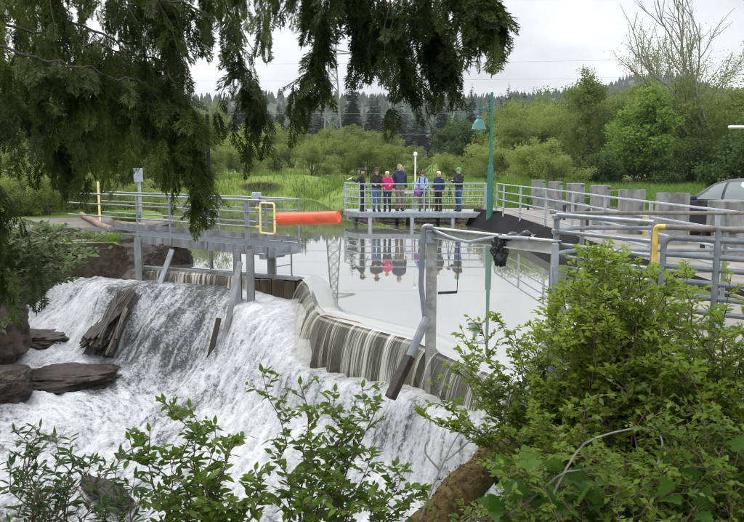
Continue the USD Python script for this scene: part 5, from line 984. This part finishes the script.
for k, (pl, r, ns, (h0, h1)) in enumerate(LIMBS):
    pts = curve([Q(*p) for p in pl], 26); pts[1:-1] += rng.normal(0, .012, (24, 3)); obj('limb', MB().tube(pts, np.linspace(r, r * .25, 26), 7), 'cedar_bark', ced, smooth=True)
    u_lo = .12
    for q in range(int(26 * 1.5)):
        u = rng.uniform(.25, 1); add_frond(np.array([np.interp(u, np.linspace(0, 1, 26), pts[:, e]) for e in range(3)]) + rng.normal(0, .01, 3), rng.uniform(.5, .9), rng.uniform(.2, .9))
    for s in range(ns):
        u = rng.uniform(u_lo, 1.0); a = np.array([np.interp(u, np.linspace(0, 1, 26), pts[:, q]) for q in range(3)]); h = rng.uniform(h0, h1) * (.8 + .4 * rng.random()); az = rng.uniform(0, 2 * PI); out = arr(math.cos(az), math.sin(az), 0) * h * rng.uniform(.10, .55)
        t = np.linspace(0, 1, 9)[:, None]; p = a + out * np.sin(t * PI / 2) + arr(0, 0, -1) * h * (t ** 1.25) + rng.normal(0, .008, (9, 3)) * t
        twigs.tube(p, np.linspace(.0045, .0014, 9), 4, cap=False)
        m = max(5, int(h / .064))
        for q in range(m):
            w = (q + rng.random()) / m; c = np.array([np.interp(w, t[:, 0], p[:, e]) for e in range(3)]); add_frond(c, rng.uniform(.45, .95) * (1.05 - .35 * w), .25)
        add_frond(p[-1], .8, 0)
obj('twig', twigs, 'cedar_bark', ced, smooth=True, kind='stuff')
tb = Q(-190, 40, 4.6); obj('trunk', MB().tube([(tb[0], tb[1], -.6), (tb[0], tb[1], 3.5), (tb[0] + .1, tb[1], 9)], [.42, .34, .22], 16), 'cedar_bark', ced, smooth=True)
protos = [frond(k) for k in range(4)]
Vs, Fs, off = [], [], 0
pick = np.random.default_rng(2).integers(0, 4, len(mats_))
for (p, Mx), w in zip(mats_, pick):
    v, f = protos[w]; Vs.append(v @ Mx.T + p); Fs.append(f + off); off += len(v)
PI_N = len(mats_)
foli = UsdGeom.PointInstancer.Define(stage, str(ced.GetPath()) + '/foliage'); meta(foli.GetPrim(), kind='stuff')
for k, (v, f) in enumerate(protos): usdkit.mesh(stage, f'{ced.GetPath()}/foliage/spray' + (f'_{k:03d}' if k else ''), (v, f), M['cedar_leaf'])
foli.CreatePrototypesRel().SetTargets([Sdf.Path(f'{ced.GetPath()}/foliage/spray' + (f'_{k:03d}' if k else '')) for k in range(4)])
foli.CreateProtoIndicesAttr(Vt.IntArray.FromNumpy(pick.astype(np.int32))); foli.CreatePositionsAttr(Vt.Vec3fArray.FromNumpy(np.array([p for p, _ in mats_], np.float32)))
sc_ = np.array([np.linalg.norm(Mx[:, 0]) for _, Mx in mats_]); foli.CreateScalesAttr(Vt.Vec3fArray.FromNumpy(np.repeat(sc_[:, None], 3, 1).astype(np.float32)))
qs = []
for (p, Mx), s in zip(mats_, sc_):
    q = trimesh.transformations.quaternion_from_matrix(np.block([[Mx / s, np.zeros((3, 1))], [np.zeros((1, 3)), 1]])); qs.append(Gf.Quath(float(q[0]), float(q[1]), float(q[2]), float(q[3])))
foli.CreateOrientationsAttr(Vt.QuathArray(qs))

# ------------------------------------------------------------------ foreground shrubs
def leaf_shape(asp, fold=.18, tip=.0):
    o = np.array([(0, 0), (.18, .32), (.42, .5), (.70, .34), (1, 0)]); V = [(x, y * asp, fold * abs(y) * asp) for x, y in o] + [(x, -y * asp, fold * abs(y) * asp) for x, y in o[1:4]] + [(.35, 0, 0), (.7, 0, -.02)]
    F = [(0, 8, 1), (1, 8, 2), (2, 8, 9), (2, 9, 3), (3, 9, 4), (0, 5, 8), (5, 6, 8), (6, 9, 8), (6, 7, 9), (7, 4, 9)]; V = np.array(V, float); V[:, 2] -= .12 * V[:, 0] ** 2; return V, np.array(F)
def lobed_leaf():
    out = [(0, .0), (-.10, .22), (-.06, .40), (.10, .36), (.16, .62), (.30, .58), (.40, .36), (.55, .40), (.66, .22), (.78, .20), (1.0, 0)]
    o = out + [(x, -y) for x, y in out[-2:0:-1]]; V = [(.22, 0, 0)] + [(x, y, .10 * abs(y) - .25 * max(0, x - .3) ** 2 - .22 * y * y) for x, y in o]; n = len(o)
    return np.array(V, float), np.array([(0, 1 + k, 1 + (k + 1) % n) for k in range(n)])
def place_leaf(shape, c, d, up, L):
    d = unit(d); s = unit(np.cross(up, d)); n = np.cross(d, s); return c + (shape[0][:, :1] * d + shape[0][:, 1:2] * s + shape[0][:, 2:3] * n) * L
def shrub(name, label, stems, seed, matn, leaf_len, asp, twigs_per, twig_len, leaves_per, single=0, bark='twig_bark', stem_r=.008, shape=None, droop=.15, bare=.25, cat='shrub', updir=.5):
    """Stems (base, tip) with side twigs and alternate leaves; the nearest leaves are separate pieces, the rest one part."""
    r = np.random.default_rng(seed); t = thing(name, label, cat); st_ = MB(); leaves = []; shape = shape or leaf_shape(asp)
    for a, b in stems:
        a, b = np.asarray(a, float), np.asarray(b, float); p = limb_pts(a, b, r, 9, .05, .06); L = np.linalg.norm(b - a); st_.tube(p, np.linspace(stem_r, stem_r * .3, 9) * r.uniform(.7, 1.2), 5)
        for k in range(twigs_per):
            u = bare + (1 - bare) * (k + r.random()) / twigs_per; c = np.array([np.interp(u, np.linspace(0, 1, 9), p[:, q]) for q in range(3)]); az = r.uniform(0, 2 * PI)
            d = unit(arr(math.cos(az), math.sin(az), r.uniform(-.1, updir * 2)) + unit(b - a) * .4); tl = twig_len * r.uniform(.5, 1.3) * (1.15 - .5 * u); e = c + d * tl; e[2] -= droop * tl * r.random(); q_ = limb_pts(c, e, r, 5, .05, .05); st_.tube(q_, np.linspace(stem_r * .45, stem_r * .18, 5), 4, cap=False)
            for m in range(leaves_per):
                w = (m + r.uniform(.3, 1)) / leaves_per; lc = np.array([np.interp(w, np.linspace(0, 1, 5), q_[:, z]) for z in range(3)]); side = unit(np.cross(d, (0, 0, 1.0))) * (1 if m % 2 else -1)
                ld_ = unit(d * .6 + side * r.uniform(.4, 1.0) + arr(0, 0, r.uniform(-.5, .25)) + r.normal(0, .2, 3)); leaves.append((lc, ld_, unit(arr(0, 0, 1) + r.normal(0, .45, 3)), leaf_len * r.uniform(.55, 1.3)))
        leaves.append((b, unit(b - a), arr(0, -1, .3), leaf_len))
    obj('stem', st_, bark, t, smooth=True)
    key = [-(l[3] / max(1, np.linalg.norm(l[0] - EYE))) for l in leaves]; order = np.argsort(key)
    for k in order[:single]: c, d, u, L = leaves[k]; obj('leaf', (place_leaf(shape, c, d, u, L), shape[1]), matn, t, smooth=True)
    V, F, off = [], [], 0
    for k in order[single:]: c, d, u, L = leaves[k]; V.append(place_leaf(shape, c, d, u, L)); F.append(shape[1] + off); off += len(shape[0])
    if V: obj('foliage', (np.vstack(V), np.vstack(F)), matn, t, smooth=True, kind='stuff')
    return t
R_ = np.random.default_rng(91)
def fan(base, tips, jit=.12): return [(np.asarray(base) + R_.normal(0, jit, 3) * (1, 1, .2), tp) for tp in tips]
def tips_px(lst): return [Q(*p) for p in lst]
quick = leaf_shape
small = (np.array([(0, 0, 0), (.45, .26, .05), (1, 0, -.06), (.45, -.26, .05)]), np.array([(0, 2, 1), (0, 3, 2)]))
# big leafy bush on the right: many stems
def bush_tips(n, box, D, seed, top=None):
    r = np.random.default_rng(seed); out = []
    while len(out) < n:
        px, py = r.uniform(box[0], box[2]), r.uniform(box[1], box[3])
        if top is None or py > np.interp(px, *zip(*top)): out.append(Q(px, py, r.uniform(*D)))
    return out
TOP = [(470, 440), (500, 400), (535, 320), (560, 285), (580, 250), (600, 236), (618, 228), (640, 262), (665, 268), (690, 272), (715, 262), (744, 280), (800, 280)]
b0 = Q(612, 500, 5.2); b0[2] = -.15
shrub('leafy_bush', 'big bright green leafy bush covering the near rails on the right', fan(b0, bush_tips(150, (530, 226, 690, 460), (4.6, 5.7), 1, TOP), .3), 1, 'bush_leaf', .052, .5, 19, .22, 13, single=0, shape=small, bare=.2)
b1 = Q(700, 520, 4.6); b1[2] = .1
shrub('leafy_bush', 'green bush at the right edge in front of the pipe gate', fan(b1, bush_tips(75, (655, 275, 800, 480), (4.1, 5.0), 2), .3), 2, 'bush_leaf', .046, .5, 18, .2, 13, shape=small, bare=.15)
b2 = Q(545, 500, 5.4); b2[2] = -.35
shrub('leafy_bush', 'airy green bush in front of the weir post and curtain', fan(b2, tips_px([(447, 365, 5.6), (462, 330, 5.6), (433, 385, 5.5), (480, 322, 5.7), (497, 318, 5.8), (515, 335, 5.7), (425, 415, 5.4), (450, 425, 5.4), (475, 380, 5.5), (500, 370, 5.6), (520, 360, 5.5), (540, 330, 5.6), (488, 405, 5.4), (515, 400, 5.4), (550, 300, 5.6), (460, 350, 5.7), (535, 385, 5.4)]), .12), 3, 'bush_leaf', .052, .5, 20, .20, 12, shape=small, bare=.28)
b3 = Q(580, 540, 4.8); b3[2] = -.3
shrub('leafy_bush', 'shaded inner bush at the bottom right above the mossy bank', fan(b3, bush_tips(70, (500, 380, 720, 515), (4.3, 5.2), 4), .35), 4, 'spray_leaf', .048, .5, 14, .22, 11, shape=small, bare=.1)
b4 = Q(760, 560, 3.9); b4[2] = .2
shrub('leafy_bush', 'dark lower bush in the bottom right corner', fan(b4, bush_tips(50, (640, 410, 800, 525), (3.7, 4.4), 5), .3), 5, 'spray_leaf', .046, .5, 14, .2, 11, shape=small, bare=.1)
b5 = Q(600, 575, 4.2); b5[2] = -.1
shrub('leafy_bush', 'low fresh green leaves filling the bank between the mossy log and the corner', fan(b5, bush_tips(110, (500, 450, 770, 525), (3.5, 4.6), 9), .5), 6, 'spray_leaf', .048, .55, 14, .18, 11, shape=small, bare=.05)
# sprays in front of the rapids (leaves one by one)
def gb(px, py, D): return Q(px, py, D)
shrub('dogwood_shrub', 'spreading green shrub in front of the white rapids at bottom centre', fan(gb(318, 590, 4.5), tips_px([(262, 372, 4.6), (300, 385, 4.5), (335, 392, 4.6), (362, 388, 4.7), (345, 425, 4.5), (378, 402, 4.6), (310, 440, 4.4), (372, 455, 4.4), (405, 470, 4.4), (425, 490, 4.3), (340, 480, 4.2), (285, 470, 4.3), (385, 500, 4.2), (300, 505, 4.1), (350, 510, 4.1)]), .10), 11, 'spray_leaf', .062, .50, 17, .19, 8, single=290, bare=.3)
shrub('dogwood_shrub', 'green shrub with drooping leaves left of the bottom centre shrub', fan(gb(205, 590, 4.4), tips_px([(165, 402, 4.5), (190, 408, 4.5), (215, 425, 4.4), (150, 432, 4.4), (130, 440, 4.4), (235, 442, 4.5), (255, 470, 4.3), (175, 455, 4.3), (205, 478, 4.2), (230, 500, 4.2), (262, 500, 4.2), (160, 490, 4.2)]), .10), 12, 'spray_leaf', .066, .46, 16, .19, 8, single=290, bare=.3, droop=.4)
shrub('willow_sapling', 'dark sapling with narrow leaves in the bottom left corner', fan(gb(48, 600, 4.2), tips_px([(15, 432, 4.3), (40, 428, 4.3), (55, 436, 4.3), (28, 452, 4.2), (70, 455, 4.2), (90, 462, 4.2), (110, 470, 4.1), (10, 470, 4.1), (60, 485, 4.0), (35, 490, 4.0), (120, 500, 4.0)]), .10), 13, 'dark_leaf', .066, .28, 12, .17, 8, single=280, bare=.3)
shrub('willow_sapling', 'thin dark sapling between the bottom left corner and the drooping shrub', fan(gb(120, 600, 4.0), tips_px([(85, 485, 4.1), (120, 455, 4.2), (140, 500, 4.0), (105, 508, 3.9), (135, 478, 4.1)]), .08), 14, 'dark_leaf', .075, .30, 7, .15, 6, single=160, bare=.35)
# pale shrub on the left bank
c0 = Q(20, 330, 8.2)
shrub('pale_shrub', 'pale grey-green shrub overhanging the dark bank at left', fan(Q(-40, 300, 8.8), bush_tips(100, (-30, 222, 92, 282), (7.6, 9.0), 7, [(-40, 218), (20, 220), (60, 226), (95, 238)]) + tips_px([(104, 242, 8.4), (92, 255, 8.4), (108, 248, 8.2), (30, 300, 8), (15, 320, 8), (2, 330, 8)]), .25), 15, 'pale_leaf', .085, .5, 14, .26, 11, shape=small, bare=.1, stem_r=.012)
# big lobed leaves low on the right
lob = lobed_leaf()
shrub('maple_seedling', 'maple seedling with large lobed leaves at the bottom right', fan(Q(545, 560, 3.8), tips_px([(505, 470, 3.9), (530, 462, 3.9), (555, 470, 3.9), (575, 480, 3.8), (590, 500, 3.7), (520, 498, 3.7), (548, 505, 3.7), (500, 508, 3.8), (600, 478, 3.9)]), .06), 16, 'bigleaf', .105, 1, 5, .14, 1, single=60, shape=lob, bare=.5)
shrub('maple_seedling', 'large lobed maple leaves near the right edge at the bottom', fan(Q(690, 560, 3.7), tips_px([(672, 478, 3.8), (690, 480, 3.7), (738, 452, 3.8), (668, 492, 3.6), (700, 505, 3.6)]), .06), 17, 'bigleaf', .12, 1, 2, .12, 1, single=30, shape=lob, bare=.6)
# mossy bank edge, dead stems, twigs
ml = thing('mossy_log', 'rust and green mossy log along the bank edge at the bottom', 'log')
lp = curve([Q(575, 412, 6.9), Q(540, 428, 6.6), Q(508, 449, 6.2), Q(474, 480, 5.7), Q(440, 516, 5.2), Q(395, 570, 4.7)], 34); m = MB().tube(lp, .15 + .02 * np.sin(np.arange(34) * .9), 24).mesh(); m = trimesh.Trimesh(*trimesh.remesh.subdivide(m.vertices, m.faces), process=False); m = trimesh.Trimesh(*trimesh.remesh.subdivide(m.vertices, m.faces), process=False); m.vertices += (meshkit.fbm(m.vertices * 5, 4, 3)[:, None] - .5) * .22 + (meshkit.fbm(m.vertices * 26, 3, 8)[:, None] - .5) * .07
bk_ = obj('bark', m, 'moss', ml, smooth=True)
r = np.random.default_rng(44); ii = r.integers(0, 34, 1500); mp = lp[ii] + r.normal(0, .06, (1500, 3)) + (0, 0, .10); V5, F5 = leaf_quads(mp, .035, r, .6, .35); obj('moss_tufts', (V5, F5), 'moss_leaf', bk_, smooth=False, kind='stuff')
ds = thing('dead_stems', 'reddish bare upright stems inside the bush on the right', 'dead stems'); r = np.random.default_rng(6)
for k in range(26):
    px = r.uniform(570, 660); a = Q(px, 500, 5.1 + r.uniform(-.3, .3)); b = Q(px + r.uniform(-20, 20), r.uniform(340, 400), 5.1 + r.uniform(-.3, .3)); obj('stem', MB().tube(limb_pts(a, b, r, 7, .02), np.linspace(.009, .003, 7), 5), 'twig_bark', ds)
dt = thing('dry_twigs', 'pale dry twigs curving over the bottom right leaves', 'twigs')
for pl in ([(470, 540, 3.9), (530, 500, 3.8), (575, 470, 3.8), (640, 462, 3.9)], [(540, 530, 3.7), (560, 480, 3.8), (590, 440, 3.9), (640, 428, 4.0), (668, 440, 4.0)], [(655, 470, 3.9), (662, 440, 4.0), (650, 425, 4.1)], [(545, 470, 4.2), (560, 455, 4.2)], [(420, 520, 4.6), (440, 470, 4.7), (455, 440, 4.8), (470, 415, 4.8)], [(440, 470, 4.7), (425, 450, 4.7), (430, 440, 4.7)], [(446, 460, 4.7), (470, 440, 4.8), (480, 425, 4.8)]): obj('twig', MB().tube(curve([Q(*p) for p in pl], 14), np.linspace(.008, .003, 14), 6), 'pale_bark', dt)
# ferny ground cover on the bank
r = np.random.default_rng(66); q = np.column_stack([r.uniform(.6, 3.8, 5200), r.uniform(3.2, 7.0, 5200)]); q = q[~shapely.contains_xy(RIVER, q[:, 0], q[:, 1])]
obj('bank_herbs', blades(len(q), q, .10, .006, r, .9), 'spray_leaf', smooth=False, label='low grassy herbs covering the near right bank', cat='ground cover', kind='stuff')

ORD = ['leftmost', 'second', 'third', 'fourth', 'fifth', 'sixth', 'seventh', 'eighth', 'ninth', 'tenth', 'eleventh', 'twelfth', 'thirteenth', 'fourteenth', 'fifteenth', 'sixteenth', 'seventeenth', 'eighteenth', 'nineteenth', 'twentieth', 'twenty-first', 'twenty-second', 'twenty-third']
def in_order(prims, what, group):
    """One label each, counted from the left of the view."""
    def bearing(p): t = UsdGeom.XformCache().GetLocalToWorldTransform(p).ExtractTranslation(); q = t if p.IsA(UsdGeom.Xform) else np.mean(np.array(UsdGeom.Mesh(p).GetPointsAttr().Get()), 0); return q[0] / q[1]
    ps = sorted(prims, key=bearing)
    for k, p in enumerate(ps): meta(p, (f'leftmost {what}' if k == 0 else f'rightmost {what}' if k == len(ps) - 1 else f'{ORD[k]} from the left, {what}'), None, group)
def named(base): return [p for p in stage.GetPrimAtPath('/World').GetChildren() if p.GetName() == base or (p.GetName().startswith(base + '_') and p.GetName()[len(base) + 1:].isdigit())]
in_order([p for p in named('willow_shrub') if 'far bank' in (p.GetCustomDataByKey('group') or '')], 'grey-green willow shrub massed along the far bank', 'willow shrubs along the far bank')
in_order([p for p in named('willow_shrub') if 'gravel' in (p.GetCustomDataByKey('group') or '')], 'pale shrub edging the gravel behind the footbridge', 'shrubs edging the gravel on the left')
in_order([p for p in named('fir_tree') if 'pointed' in (p.GetCustomDataByKey('group') or '')], 'pointed fir showing above the olive trees by the lamp post', 'pointed firs above the olive trees')
in_order(named('shore_clump'), 'pale reed clump on the shore behind the platform', 'reed clumps behind the platform')
in_order(named('shore_rock'), 'brown stone along the waterline under the platform', 'brown stones along the waterline behind the platform')
# ------------------------------------------------------------------ damp air
usdkit.material(stage, '/World/Looks/haze_look', {'v': ('principled_volume', {'color': (0.80, 0.85, 0.90), 'density': 0.00013, 'anisotropy': 0.3})}, [], volume='v.volume')
M['haze_look'] = UsdShade.Material.Get(stage, '/World/Looks/haze_look')
hz = trimesh.creation.box((7000, 6500, 260)); hz.apply_translation((0, 1200, 110)); obj('haze', hz, 'haze_look', smooth=False, kind='stuff', label='thin damp air veiling the far hills', cat='haze')
